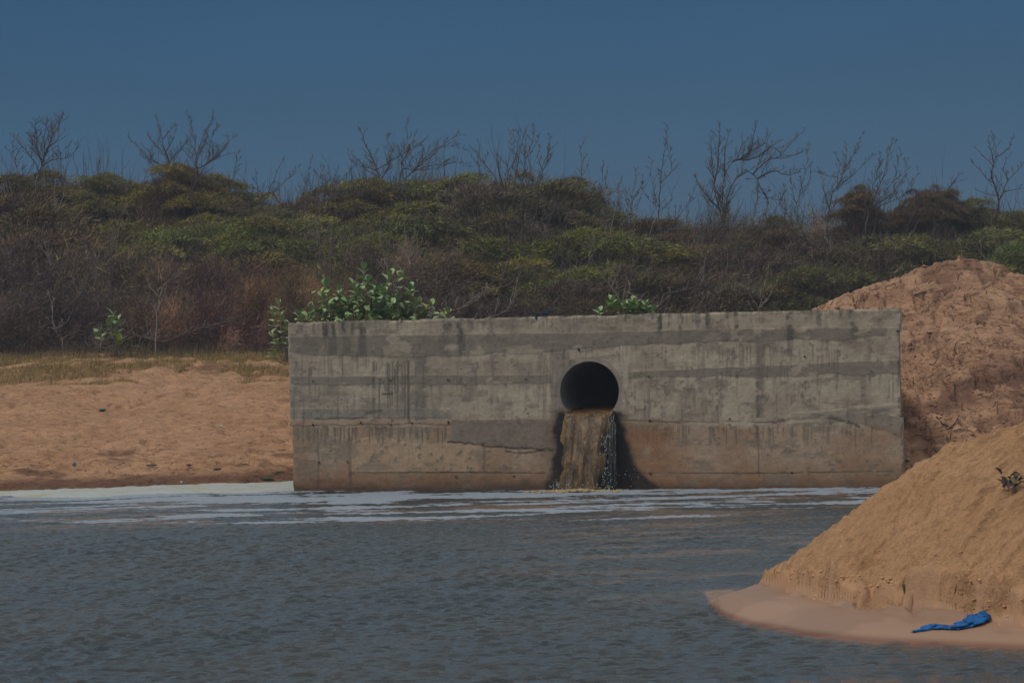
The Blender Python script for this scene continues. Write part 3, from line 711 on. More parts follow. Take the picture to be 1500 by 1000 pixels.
# pale scum on the still water left of the wall
def build_scum():
    s = NM('pale_scum'); v = s.pos(); a = s.n('ShaderNodeAttribute', attribute_name='tone')
    n1 = s.noise(v, 30, 4, .7); n2 = s.noise(s.pos((1, 2.5, 1)), 1.6, 5, .6)
    col = s.mix(s.rng(n2, .5, .62), (.47, .49, .47), (.43, .40, .24)); col = s.mix(s.rng(n1, .3, .7, 0, .35), col, (.30, .30, .27))
    s.fin(col, .85, s.bump(n1, .8, .02), .3)
    xs = np.arange(-11, -3.42, .035); ys = np.arange(40.2, 43.9, .035); X, Y = np.meshgrid(xs, ys); x = X.ravel(); y = Y.ravel()
    front = itp(x, [-11, -8.5, -6.8, -5.5, -4.4, -3.4], [42.3, 41.9, 41.1, 41.2, 40.95, 41.0])+.55*(fbm(x*1.5, y*1.5, 3, 4)-.5)
    z = .012+.030*ss(0, .35, y-front)*(.5+fbm(x*4, y*4, 9, 3))-.04*ss(.0, -.12, y-front)
    z = z+.012*(fbm(x*12, y*12, 19, 2)-.5)
    yw = WL.y+(x-WL.x)*Uw.y/Uw.x
    Fc = grid_faces(len(xs), len(ys)); Fc = Fc[(z[Fc].max(1) > .0)]
    o = add_obj('scum', np_mesh('scum', np.stack([x, y, z], 1), Fc), None, s.m); tag(o, 'pale grey and yellowish scum floating between the wall and the left shore', 'scum', kind='stuff')
build_scum()

# ------------------------------------------------------------------ blades (triangles) for grass and scrub
def blade_mesh(name, pos, dr, ln, wd, col, mat, bend=None):
    n = len(pos); dr = dr/np.maximum(np.linalg.norm(dr, axis=1, keepdims=True), 1e-6)
    rv = RNG.normal(size=(n, 3)); side = np.cross(dr, rv); side /= np.maximum(np.linalg.norm(side, axis=1, keepdims=True), 1e-6)
    a = pos-side*wd[:, None]*.5; b = pos+side*wd[:, None]*.5; c = pos+dr*ln[:, None]
    if bend is not None: c = c+bend
    V = np.stack([a, b, c], 1).reshape(-1, 3); Fc = np.arange(3*n).reshape(-1, 3)
    me = np_mesh(name, V, Fc, False, np.repeat(col, 3, 0)); me.materials.append(mat); return me
def pick(pal, n, var=.18):
    pal = np.array(pal); c = pal[RNG.integers(0, len(pal), n)]; return c*(1+RNG.normal(0, var, (n, 1)))
GREENS = [(0.237, 0.226, 0.061), (0.202, 0.204, 0.057), (0.281, 0.241, 0.068), (0.166, 0.175, 0.061), (0.264, 0.190, 0.074), (0.325, 0.262, 0.074)]
BROWNS = [(.180, .122, .095), (.150, .102, .088), (.205, .135, .095), (.135, .100, .092), (.24, .185, .145), (.165, .108, .082)]
def dome_pts(n, lump, seed):
    th = RNG.uniform(0, 2*math.pi, n); ph = np.arccos(RNG.uniform(.0, 1, n)); d = np.stack([np.cos(th)*np.sin(ph), np.sin(th)*np.sin(ph), np.cos(ph)], 1)
    r = 1+lump*(fbm(d[:, 0]*2.2+5, d[:, 1]*2.2+d[:, 2]*2+5, seed, 3)-.5)*2
    return d, r
def proto_green(seed, npad=44, per=760, pal=GREENS, brown=.14, wind=(.35, 0, .0)):
    d, r = dome_pts(npad, .42, seed)
    P_ = []; D_ = []; L_ = []; W_ = []; C_ = []
    for i in range(npad):
        c = d[i]*r[i]*RNG.uniform(.62, .98); c[2] = min(c[2]*.95, .86); rad = RNG.uniform(.15, .36); k = int(per*(rad/.26)**2)
        # a tuft: a shallow cap of needles over a hollow, ragged at the rim
        a = RNG.uniform(0, 6.283, k); q_ = RNG.random(k)**.55; el = 1+.35*np.sin(a*3+i)+.2*np.sin(a*7+i*2)
        q = np.stack([np.cos(a)*q_*rad*el*1.25, np.sin(a)*q_*rad*el, rad*.42*(1-q_**2)+RNG.normal(0, .022, k)-.10*rad], 1)
        q[:, 2] += .35*q[:, 0]*RNG.uniform(-.6, .6)
        p = c+q; out = np.stack([np.cos(a)*q_, np.sin(a)*q_, .45-.35*q_], 1)
        dr = out+np.array(wind)+RNG.normal(0, .42, (k, 3))
        P_.append(p); D_.append(dr); L_.append(RNG.uniform(.035, .105, k)); W_.append(RNG.uniform(.007, .016, k))
        hue = pick(pal, 1, .20)[0]
        cc = hue*(1+RNG.normal(0, .24, (k, 1))); bm = RNG.random(k) < brown; cc[bm] = pick(BROWNS, bm.sum()); C_.append(cc)
    n = 11000; dd, rr = dome_pts(n, .42, seed); p = dd*(rr*RNG.uniform(.2, .86, n))[:, None]; p[:, 2] *= .9
    P_.append(p); D_.append(dd+np.array((.2, 0, .2))+RNG.normal(0, .6, (n, 3))); L_.append(RNG.uniform(.08, .26, n)); W_.append(RNG.uniform(.005, .010, n)); C_.append(pick(BROWNS, n)*.7)
    col = np.clip(np.concatenate(C_), .01, 1)
    return blade_mesh('foliage', np.concatenate(P_), np.concatenate(D_), np.concatenate(L_), np.concatenate(W_), col, M_leaf)
def proto_brown(seed, n=25000, pal=BROWNS, green=.10, wind=(.45, 0, .55)):
    nf = 52; d, r = dome_pts(nf, .3, seed); P_ = []; D_ = []; L_ = []; W_ = []; C_ = []
    for i in range(nf):
        k = n//nf; base = d[i]*r[i]*RNG.uniform(.15, .8); base[2] *= .85
        ax = d[i]*.8+np.array(wind)+RNG.normal(0, .3, 3); ax /= np.linalg.norm(ax)
        t = RNG.uniform(0, .42, (k, 1)); spread = RNG.normal(0, .055, (k, 3))*(1+t*3.2)
        p = base+ax*t+spread; p[:, 2] = np.abs(p[:, 2])
        P_.append(p); D_.append(ax+RNG.normal(0, .58, (k, 3))); L_.append(RNG.uniform(.06, .20, k)); W_.append(RNG.uniform(.0035, .0085, k))
        hue = pick(pal, 1, .32)[0]; cc = hue*(1+RNG.normal(0, .25, (k, 1))); gm = RNG.random(k) < green; cc[gm] = pick(GREENS, gm.sum()); pm = RNG.random(k) < .05; cc[pm] = (.34, .28, .24); C_.append(cc)
    return blade_mesh('twigs', np.concatenate(P_), np.concatenate(D_), np.concatenate(L_), np.concatenate(W_), np.clip(np.concatenate(C_), .01, 1), M_leaf)
def branch_mesh(seed, n=24, rad=.013):
    m = MB(); rg = random.Random(seed)
    for i in range(n):
        a = rg.uniform(0, 6.28); p = Vector((rg.gauss(0, .15), rg.gauss(0, .15), 0)); dr = Vector((math.cos(a)*.7+.15, math.sin(a)*.7, rg.uniform(.35, 1.1))).normalized()
        def grow(p, dr, L, r, lv):
            pts = [p.copy()]; rs = [r]; q = p.copy(); dd = dr.copy(); k = 6
            for j in range(k):
                dd = (dd+Vector((rg.gauss(0, .16), rg.gauss(0, .16), rg.gauss(.04, .14)))).normalized(); q = q+dd*(L/k); pts.append(q.copy()); rs.append(r*(1-.75*(j+1)/k))
                if lv > 0 and j >= 1 and rg.random() < .6:
                    nd = (dd+Vector((rg.gauss(0, .6), rg.gauss(0, .6), rg.gauss(.15, .4)))).normalized(); grow(q, nd, L*rg.uniform(.35, .6), r*.55, lv-1)
            m.tube(pts, rs, 4 if lv > 0 else 3)
        grow(p, dr, rg.uniform(.7, 1.05), rad*rg.uniform(.7, 1.3), 2)
    return m.mesh('branches')
OLIVE = [(0.241, 0.212, 0.072), (0.277, 0.226, 0.081), (0.197, 0.185, 0.068), (0.241, 0.171, 0.085)]
DKG = [(0.170, 0.169, 0.065), (0.189, 0.193, 0.069), (0.142, 0.148, 0.062), (0.236, 0.201, 0.074)]
PG = [proto_green(1), proto_green(2, 38, 820), proto_green(3, 52, 700, wind=(.5, 0, -.05))]
PD = [proto_green(4, 42, 800, DKG, .12), proto_green(5, 48, 700, DKG+GREENS[:2], .18)]
PM = [proto_green(6, 40, 640, OLIVE, .4, (.3, 0, .4)), proto_green(7, 48, 600, OLIVE+BROWNS[:2], .5, (.3, 0, .5))]
PB = [proto_brown(8), proto_brown(9, 26000, wind=(.6, 0, .4)), proto_brown(10, 25000, BROWNS+OLIVE[:2], .25)]
BR = []
for i in range(4):
    b = branch_mesh(20+i); b.materials.append(M_pale if i == 0 else M_bark); BR.append(b)

# ------------------------------------------------------------------ the scrub on the dune, shrub by shrub
# px, top row, half width in px, distance, kind, tint, label
SH_ = [
 (20, 268, 75, 73, 'M', (1, 1, .9), 'olive brown shrub crest at the far left edge below the leftmost bare tree'),
 (95, 276, 62, 74, 'G', (1.1, 1.05, .8), 'low olive shrub on the crest right of the leftmost bare tree'),
 (55, 262, 60, 74, 'M', (1.05, 1, .85), 'olive shrub hump close behind the leftmost bare tree'),
 (118, 268, 60, 75, 'G', (1.0, 1, .85), 'flat olive shrub crest between the leftmost bare tree and the small pointed shrub'),
 (315, 280, 60, 74, 'G', (.95, .95, .85), 'flat green shrub crest right behind the twin bare trees'),
 (445, 290, 55, 74, 'M', (1.0, .95, .85), 'low olive shrub behind the bare sprig in the crest dip'),
 (700, 270, 60, 73, 'G', (.95, .98, .85), 'green shrub crest between sprawling bare tree and the rounded dome'),
 (150, 258, 40, 72, 'D', (1.0, .95, .9), 'small dark pointed shrub rising above the crest between two bare trees'),
 (205, 272, 55, 73, 'G', (1.1, 1.1, .8), 'yellow green shrub on the crest left of the twin bare trees'),
 (262, 244, 50, 70, 'D', (1.15, .95, .85), 'flat topped dark shrub round the trunks of the twin bare trees'),
 (335, 278, 52, 72, 'D', (1, 1, 1), 'dark low shrub on the crest right of the twin bare trees'),
 (410, 300, 60, 73, 'M', (1, 1, 1), 'brownish shrub in the dip of the crest by the leaning bare sapling'),
 (480, 282, 60, 73, 'M', (1, .95, .9), 'olive shrub crest with low bare sprigs left of the sprawling bare tree'),
 (545, 262, 60, 72, 'D', (1.15, 1.05, .9), 'dark green shrub crown under the left half of the sprawling bare tree'),
 (625, 252, 62, 72, 'G', (.95, 1, .9), 'green feathery shrub crown under the right half of the sprawling bare tree'),
 (765, 258, 78, 70, 'M', (.85, .95, .85), 'rounded brown green shrub dome below the row of upright bare stems'),
 (830, 272, 55, 71, 'M', (.9, .95, .85), 'right shoulder of the rounded dome where the skyline starts to fall'),
 (905, 312, 60, 74, 'M', (.95, .9, .85), 'low brownish shrub on the falling skyline right of the rounded dome'),
 (985, 326, 55, 74, 'M', (1, .9, .85), 'low shrub at the foot of the tall thin bare sapling'),
 (1065, 318, 50, 72, 'B', (.9, .9, .9), 'grey brown shrub round the foot of the bent bare tree'),
 (1128, 324, 40, 70, 'M', (1, .95, .9), 'dark tuft on the crest right of the foot of the bent bare tree'),
 (1200, 322, 62, 73, 'B', (.95, .95, .95), 'brown twiggy shrub right of the bent bare tree'),
 (1260, 280, 22, 71, 'M', (1.0, .9, .8), 'dark olive tuft held up among the bare stems left of the slanting bare tree'),
 (1290, 306, 55, 72, 'M', (.9, .9, .9), 'brown green shrub under the slanting bare tree'),
 (1335, 298, 24, 71, 'M', (1, .95, .85), 'small round dark shrub left of the square topped shrub'),
 (1374, 278, 28, 70, 'M', (.95, .95, .85), 'square topped dark green shrub standing above the crest'),
 (1425, 300, 48, 71, 'D', (.95, .95, .9), 'dark shrub on the crest between square topped shrub and right bare tree'),
 (1490, 308, 60, 71, 'D', (1, 1, .9), 'green brown shrub crest at the right edge below the right bare tree'),
 (70, 312, 105, 69, 'M', (.95, .85, .8), 'reddish olive shrub on the upper left slope'),
 (215, 305, 80, 69, 'G', (1.1, 1.05, .85), 'mid green shrub with dark hollows under the twin bare trees'),
 (300, 325, 70, 68, 'G', (.85, .95, .85), 'grey green shrub left of the bright green dome'),
 (385, 312, 72, 67.5, 'G', (.95, 1.02, .85), 'bright green feathery dome shrub on the middle left slope'),
 (470, 332, 75, 67, 'G', (.9, .98, .8), 'bright green shrub next right of the bright feathery dome'),
 (565, 315, 85, 69, 'G', (.8, .9, .85), 'dull green shrub below the sprawling bare tree'),
 (650, 310, 70, 69, 'G', (.85, .9, .8), 'layered dark green shrub right below the sprawling bare tree'),
 (755, 322, 95, 68, 'G', (.95, 1.02, .75), 'broad grass green mat of shrub at the centre of the slope'),
 (860, 338, 90, 68, 'G', (.9, .95, .75), 'green shrub mat tapering right from the centre of the slope'),
 (965, 352, 85, 69, 'G', (.95, .95, .8), 'olive shrub with dark undercut below the falling skyline'),
 (1070, 352, 80, 69, 'B', (.9, .85, .85), 'brown twiggy shrub below the bent bare tree'),
 (1165, 358, 80, 68.5, 'M', (.85, .85, .8), 'brown green shrub left above the sand mound'),
 (1260, 352, 80, 68.5, 'M', (.75, .8, .75), 'dim olive shrub above the left flank of the sand mound'),
 (1350, 340, 80, 68, 'D', (.95, .9, .85), 'dark tangled shrub right above the sand mound top'),
 (1450, 345, 85, 68, 'D', (1, 1, .9), 'dark green shrub behind the right shoulder of the sand mound'),
 (25, 368, 95, 65.5, 'B', (.85, .82, .9), 'dark grey brown bare shrub at the left edge of the slope'),
 (130, 360, 95, 65.5, 'B', (.95, .85, .9), 'purple brown leafless shrub on the left slope'),
 (235, 378, 80, 65.5, 'B', (1.0, .9, .9), 'brown leafless shrub with pale branch tips on the left slope'),
 (325, 382, 75, 65, 'B', (1.15, .9, .85), 'reddish brown leafless shrub in a tangled arch'),
 (500, 378, 72, 64.5, 'B', (1.0, .9, .8), 'brown leafless shrub above the broad leaved plant'),
 (590, 362, 70, 64.5, 'B', (.85, .8, .8), 'dim brown shrub with fine pale branches above the broad leaved plant'),
 (680, 372, 80, 65, 'G', (.9, .85, .7), 'olive shrub overhanging the dark hollow behind the wall'),
 (790, 382, 80, 65, 'G', (.85, .9, .7), 'green fringed shrub over the dark hollow near the rag'),
 (905, 392, 80, 64, 'M', (.8, .85, .75), 'olive brown shrub behind the three small leaf clumps'),
 (1000, 398, 70, 64, 'B', (1.0, .85, .75), 'reddish brown shrub behind the right half of the wall'),
 (1090, 402, 70, 64, 'M', (.8, .95, .75), 'green brown shrub behind the wall left of the mound'),
 (1175, 400, 60, 63.5, 'D', (.95, .95, .8), 'dark green shrub touching the left end of the sand mound'),
 (1260, 390, 70, 63, 'D', (.75, .75, .7), 'very dark shrub behind the left slope of the sand mound'),
 (1480, 365, 75, 62, 'D', (.85, 1.0, .8), 'green leafy shrub behind the right slope of the sand mound'),
 (10, 428, 70, 62.5, 'B', (.8, .8, .85), 'dark low twiggy shrub by the grass at the left edge'),
 (90, 425, 70, 62.5, 'B', (.75, .72, .8), 'dark bare shrub by the grass with a curved pale stem'),
 (170, 432, 62, 63, 'B', (.85, .78, .8), 'dark shrub behind the lone leafy sapling on the grass edge'),
 (250, 440, 62, 62.5, 'B', (1.15, .85, .75), 'reddish wind combed shrub at the grass edge'),
 (330, 430, 66, 62, 'B', (1.2, .88, .85), 'reddish brown combed shrub left of the wall'),
 (400, 405, 52, 62, 'B', (1.25, .9, .75), 'tall rusty brown shrub just left of the wall end'),
 (450, 410, 55, 61, 'B', (1.05, .9, .7), 'brown shrub behind the left end of the wall'),
 (700, 436, 75, 61, 'B', (.55, .50, .50), 'brown shrub tinted dark with hollow shade behind the wall left of the rag'),  # tint darkened to stand in for the shade of the hollow
 (810, 436, 80, 61.5, 'B', (.58, .54, .50), 'brown shade-tinted shrub with arching strands behind the rag on the wall'),  # dark tint paints the hollow shade into this shrub too
 (620, 440, 55, 60.5, 'B', (.7, .65, .65), 'dark shrub right behind the broad leaved plant'),
]
GR = {'G': 'green scrub on the dune', 'D': 'dark evergreen scrub on the dune', 'M': 'olive brown scrub on the dune', 'B': 'leafless brown scrub on the dune'}
pools = {'G': PG, 'D': PD, 'M': PM, 'B': PB}
def crown_obj(name, me, parent, loc, sc_, rz, tint):
    o = bpy.data.objects.new(name, me); C.objects.link(o); o.parent = parent; o.location = loc; o.scale = sc_; o.rotation_euler.z = rz; o.color = (*tint, 1); return o
rgb_ = random.Random(3)
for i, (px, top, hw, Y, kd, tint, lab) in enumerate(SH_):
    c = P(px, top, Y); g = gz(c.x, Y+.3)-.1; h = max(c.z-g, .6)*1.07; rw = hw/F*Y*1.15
    hh = h
    e = empty('shrub', (c.x, Y+.3, g)); tag(e, lab, 'shrub', GR[kd])
    pool = pools[kd]; me = pool[i % len(pool)]
    # tall growth on sloping ground: foliage dome sits on a brushy foot
    dh = min(h, rw*1.0+.45)
    flip = rgb_.choice((-.35, .0, .3, -.15, .5)) if kd != 'B' else rgb_.uniform(-.5, .5)
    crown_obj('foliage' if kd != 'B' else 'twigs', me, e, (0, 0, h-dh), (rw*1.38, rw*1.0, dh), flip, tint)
    if h-dh > .25:
        crown_obj('lower_twigs', PB[i % 3], e, (0, -.15, 0), (rw*.9, rw*.8, max(h-dh+.35, .5)), rgb_.uniform(0, 6), (.75, .68, .65))
    ob = crown_obj('branches', BR[i % 4], e, (0, -.1, 0), (rw*.95, rw*.9, h*1.0), rgb_.uniform(0, 6), (1, 1, 1))

# undergrowth: one continuous dark brush mass below the shrubs
def build_under():
    n = 90000; x = RNG.uniform(-16, 17, n); y = 61.6+RNG.random(n)**1.2*17; z = ground_z(x, y)
    hgt = RNG.random(n)*(1.0+.9*fbm(x*.5, y*.5, 9, 3))*ss(61.5, 63.5, y)
    p = np.stack([x, y, z+hgt*.8], 1); dr = np.stack([RNG.normal(.3, .6, n), RNG.normal(0, .6, n), RNG.normal(.7, .5, n)], 1)
    col = pick(BROWNS, n)*.75; g = RNG.random(n) < .22; col[g] = pick(DKG, g.sum())
    me = blade_mesh('undergrowth', p, dr, RNG.uniform(.12, .40, n), RNG.uniform(.010, .024, n), np.clip(col, .01, 1), M_leaf)
    tag(add_obj('undergrowth', me), 'dark brushy undergrowth filling the gaps between the dune shrubs', 'undergrowth', kind='stuff')
build_under()
# grass along the top of the bank
def build_grass():
    pal = [(.27, .19, .065), (.20, .155, .055), (.31, .21, .09), (.17, .14, .05), (.28, .17, .08)]
    n = 90000; x = RNG.uniform(-12.5, -2.5, n); y = RNG.uniform(55.6, 63.2, n)
    m = fbm(x*.55, y*.9, 6, 4); keep = (m+.16*ss(58.2, 60.5, y)-.20*(1-ss(56, 57.6, y))+.25*ss(57.4, 59, y)+.06*ss(-7, -11, x)) > .47
    x = x[keep]; y = y[keep]; n = len(x); z = ground_z(x, y)
    p = np.stack([x, y, z-.01], 1); dr = np.stack([RNG.normal(.15, .35, n), RNG.normal(0, .35, n), np.ones(n)], 1)
    cl = fbm(x*2.2, y*2.2, 16, 2)
    me = blade_mesh('grass', p, dr, RNG.uniform(.05, .15, n)*(.5+cl), RNG.uniform(.010, .018, n), np.clip(pick(pal, n)*1.25, .02, 1), M_leaf)
    tag(add_obj('grass', me), 'dry olive yellow grass along the top of the sand bank', 'grass', kind='stuff')
    n = 5000; x = RNG.uniform(-12, 3, n); y = RNG.uniform(59.5, 62.5, n); z = ground_z(x, y)   # taller dark weeds at the thicket foot
    p = np.stack([x, y, z], 1); dr = np.stack([RNG.normal(0, .3, n), RNG.normal(0, .3, n), np.ones(n)], 1)
    me = blade_mesh('weeds', p, dr, RNG.uniform(.15, .5, n), RNG.uniform(.008, .016, n), np.clip(pick(pal+BROWNS, n)*.75, .02, 1), M_leaf)
    tag(add_obj('weeds', me), 'tall thin dry weeds where the grass meets the thicket', 'weeds', kind='stuff')
build_grass()

# ------------------------------------------------------------------ bare trees on the skyline
def bare_tree(label, limbs, Y, r0=.035, seed=0, tw=1.0, upb=.5, lean=(0, 0), name='bare_tree', dens=1.0, levels=3, mat=None, group='bare trees and saplings on the skyline', depth=.5):
    rg = random.Random(seed*17+3); bx, by = limbs[0][0]; base = P(bx, by, Y)
    e = empty(name, base); tag(e, label, 'tree' if name == 'bare_tree' else 'sapling', group)
    T = MB(); B = MB()
    def wpts(pl, dy0):
        out = []; yy = dy0
        for k, (a, b) in enumerate(pl):
            out.append(P(a, b, Y+yy)-base); yy += rg.uniform(-depth, depth)*.6
        return out
    def resample(pts, seglen):
        # catmull-rom through the points
        res = []
        for i in range(len(pts)-1):
            p0 = pts[max(i-1, 0)]; p1 = pts[i]; p2 = pts[i+1]; p3 = pts[min(i+2, len(pts)-1)]; L = (p2-p1).length; k = max(2, int(L/seglen))
            for j in range(k):
                t = j/k; res.append(.5*((2*p1)+(p2-p0)*t+(2*p0-5*p1+4*p2-p3)*t*t+(3*p1-p0-3*p2+p3)*t**3)+Vector((rg.gauss(0, .012), rg.gauss(0, .02), rg.gauss(0, .012))))
        res.append(pts[-1]); return res
    def twig(p, d, L, r, lv):
        k = max(3, int(L/.10)); pts = [p]; rs = [r]; q = p.copy(); dd = d.normalized()
        for j in range(k):
            dd = (dd+Vector((rg.gauss(0, .09)+lean[0]*.10, rg.gauss(0, .11), .15*upb+rg.gauss(0, .08)))).normalized()
            q = q+dd*(L/k); pts.append(q.copy()); rs.append(max(r*(1-.7*(j+1)/k), .0052))
            if lv > 0 and rg.random() < .80*dens and j < k-1:
                sgn = rg.choice((-1, 1)); nd = dd+Vector((sgn*rg.uniform(.35, .95), rg.gauss(0, .5), rg.uniform(-.1, .5)))
                twig(q, nd, L*rg.uniform(.3, .62), r*.62, lv-1)
        B.tube(pts, rs, 4 if r > .008 else 3)
    main_base = Vector((0, 0, 0))
    known = []
    for li, pl in enumerate(limbs):
        raw = wpts(pl, 0)
        if known:
            k0 = min(known, key=lambda q: (q.x-raw[0].x)**2+(q.z-raw[0].z)**2)
            if (k0.x-raw[0].x)**2+(k0.z-raw[0].z)**2 > .12: raw = [k0.copy()]+raw
            else: raw[0] = k0.copy()
            dy = k0.y; raw = [raw[0]]+[q+Vector((0, dy+rg.uniform(-.1, .1), 0)) for q in raw[1:]]
        pts = resample(raw, .14); n = len(pts); known += pts
        rr = r0*.78 if li == 0 else r0*.48
        if li == 0: pts = [pts[0]+Vector((0, 0, -.9))]+pts; n += 1
        rs = [max(rr*(1-.82*i/(n-1)), .005) for i in range(n)]
        (T if li == 0 else B).tube(pts, rs, 6 if li == 0 else 5)
        tot = sum((pts[i+1]-pts[i]).length for i in range(n-1))
        for i in range(1, n):
            f = i/(n-1)
            if f < .12 and li == 0 and tot > 1.2: continue
            for _r in range(1 if rg.random() < .75 else 2):
                t = (pts[min(i+1, n-1)]-pts[i-1]).normalized(); sgn = rg.choice((-1, 1))
                nd = t*.8+Vector((sgn*rg.uniform(.3, .9)+lean[0]*.3, rg.gauss(0, .5), rg.uniform(0, .7)))
                twig(pts[i], nd, tw*rg.uniform(.5, 1.25)*(1-.72*f)*min(1, tot*.6), max(rs[i]*.6, .0075), levels-1)
    m_ = mat or M_bark
    T.build('trunk', m_, e)
    if B.V: B.build('branches', m_, e)
    return e
Gp = None
bare_tree('leftmost bare tree with a tall vase of fine branches', [[(54, 268), (62, 235), (75, 205), (85, 185), (93, 165)], [(58, 255), (45, 230), (30, 212), (20, 201)], [(60, 240), (52, 205), (50, 178)], [(66, 225), (62, 200), (66, 180)], [(60, 245), (80, 232), (100, 230), (112, 214)], [(70, 218), (82, 200), (84, 180), (94, 172)], [(62, 236), (48, 208), (38, 196)]], 70, .036, 1, .8)
bare_tree('thin bare sapling at the far left edge beside the leftmost bare tree', [[(28, 262), (22, 235), (18, 212)], [(24, 240), (12, 222), (5, 216)]], 70.5, .014, 2, .5, name='bare_sapling')
bare_tree('left of the twin bare trees with one long arm to the left', [[(262, 262), (250, 240), (240, 215), (236, 195), (232, 178)], [(222, 242), (210, 222), (195, 210), (187, 200)], [(250, 240), (240, 222), (222, 208), (215, 198)], [(243, 222), (252, 205), (258, 185)], [(250, 236), (262, 218), (275, 205), (284, 200)], [(236, 200), (250, 188), (256, 184)]], 71.5, .03, 3, .7)
bare_tree('right of the twin bare trees with a pale slanted trunk', [[(270, 302), (280, 280), (290, 262), (287, 240), (290, 220), (298, 200), (310, 172)], [(290, 225), (284, 200), (276, 170)], [(300, 248), (312, 235), (312, 210), (320, 188)], [(302, 246), (320, 228), (330, 215), (342, 204)], [(304, 244), (322, 232), (340, 226)], [(292, 240), (300, 215), (306, 196)]], 69.4, .03, 4, .7)
bare_tree('thin bare sapling right of the twin bare trees', [[(334, 282), (342, 255), (347, 226)]], 71, .012, 5, .5, name='bare_sapling')
bare_tree('small bare tree leaning right in the dip of the crest', [[(376, 305), (385, 288), (400, 280), (420, 262), (437, 246)], [(382, 292), (376, 270), (374, 250)], [(388, 284), (400, 262), (414, 235)], [(385, 290), (372, 275), (360, 272)]], 69.5, .024, 6, .5, lean=(.5, 0))
bare_tree('bare sprig in the dip left of the sprawling bare tree', [[(443, 285), (450, 258), (456, 232)]], 71, .011, 7, .4, name='bare_sapling')
bare_tree('cluster of short bare sprigs just left of the sprawling bare tree', [[(480, 282), (476, 262), (470, 245)], [(480, 280), (492, 258), (497, 242)], [(476, 275), (465, 258), (462, 250)], [(500, 282), (508, 258), (522, 240)]], 71, .012, 8, .45, name='bare_sapling')
bare_tree('wide sprawling bare tree with low arching branches above the wall', [[(562, 278), (552, 250), (542, 225), (533, 208), (530, 194), (524, 190)], [(590, 270), (588, 240), (594, 215), (597, 195), (596, 176)], [(600, 262), (615, 240), (632, 222), (650, 212), (668, 200), (677, 198)], [(605, 260), (625, 235), (650, 214), (670, 216), (686, 222)], [(600, 255), (625, 243), (650, 242), (672, 238), (684, 243)], [(560, 262), (540, 250), (522, 232), (510, 222)], [(560, 245), (580, 232), (600, 220), (622, 205)], [(570, 262), (572, 235), (566, 215), (570, 200)], [(590, 250), (640, 248), (655, 240)], [(586, 240), (604, 212), (608, 193)], [(552, 250), (520, 240), (512, 228)]], 73.2, .036, 9, .55, upb=.45, dens=1.15)
bare_tree('thin upright bare sapling between sprawling bare tree and the row of stems', [[(698, 272), (704, 245), (702, 210)], [(702, 250), (694, 235), (690, 226)], [(703, 250), (712, 232), (714, 222)]], 69, .015, 10, .4, name='bare_sapling')
bare_tree('left clump in the row of upright bare stems', [[(742, 270), (744, 235), (750, 212), (746, 192)], [(742, 262), (732, 240), (728, 226)], [(746, 250), (756, 228), (760, 200), (757, 194)]], 68.5, .018, 11, .5, name='bare_sapling', dens=.9)
bare_tree('tallest clump in the row of upright bare stems', [[(765, 272), (768, 240), (778, 215), (784, 186)], [(768, 245), (770, 215), (768, 190)], [(772, 235), (786, 210), (790, 196)], [(765, 262), (756, 246), (758, 222)]], 68.5, .018, 12, .5, name='bare_sapling', dens=.9)
bare_tree('right clump in the row of upright bare stems', [[(788, 275), (796, 250), (804, 230), (805, 200)], [(796, 250), (788, 232), (790, 215)], [(800, 242), (811, 222)]], 68.8, .016, 13, .45, name='bare_sapling', dens=.9)
bare_tree('bare sapling at the right shoulder of the rounded shrub dome', [[(848, 285), (852, 250), (850, 222), (856, 205)], [(850, 262), (860, 245), (864, 232)]], 69.5, .016, 14, .45, name='bare_sapling')
bare_tree('bare sapling next right of the one at the dome shoulder', [[(876, 305), (880, 275), (884, 240)], [(878, 285), (888, 265), (890, 245)], [(878, 290), (868, 270)]], 70.5, .013, 15, .4, name='bare_sapling')
bare_tree('bare sapling with a fan of fine shoots on the falling skyline', [[(902, 318), (905, 290), (910, 262)], [(904, 300), (896, 280)], [(905, 295), (916, 275)]], 71, .013, 16, .4, name='bare_sapling')
bare_tree('bare sapling left of the tall thin one', [[(924, 322), (926, 290), (932, 248)], [(925, 300), (940, 272), (942, 256)], [(925, 305), (914, 280)]], 71, .014, 17, .45, name='bare_sapling')
bare_tree('tall thin bare sapling left of the bent bare tree', [[(965, 325), (966, 285), (970, 240), (975, 215), (977, 186)], [(966, 300), (955, 270), (952, 234)], [(968, 270), (982, 250), (980, 225), (974, 205)], [(966, 310), (985, 290)], [(966, 300), (945, 288), (938, 270)]], 70.5, .019, 18, .5, name='bare_sapling')
bare_tree('low bare sapling bending right at the left foot of the bent bare tree', [[(985, 332), (1000, 310), (1012, 290), (1020, 268)], [(990, 325), (988, 300)]], 71, .012, 19, .4, name='bare_sapling')
bare_tree('large bent bare tree with a broken stub and drooping right arm', [[(1060, 335), (1058, 300), (1060, 265), (1068, 245), (1078, 232)], [(1062, 325), (1066, 285), (1078, 262), (1095, 252), (1108, 262), (1116, 282), (1130, 292), (1150, 293)], [(1078, 240), (1095, 228), (1104, 205), (1107, 182)], [(1080, 240), (1105, 232), (1130, 215), (1150, 222), (1162, 205), (1180, 190)], [(1048, 325), (1048, 285), (1044, 245), (1040, 203)], [(1044, 300), (1030, 280), (1018, 258)], [(1046, 270), (1052, 235), (1054, 185)], [(1056, 260), (1062, 225), (1068, 195)], [(1100, 252), (1125, 235), (1150, 232), (1172, 225)], [(1106, 258), (1130, 252), (1155, 258), (1170, 250)], [(1110, 270), (1108, 290), (1105, 308)], [(1116, 280), (1124, 298), (1118, 310)], [(1085, 236), (1098, 222), (1120, 210), (1126, 190)]], 73.2, .052, 20, .62, upb=.5, dens=1.15)
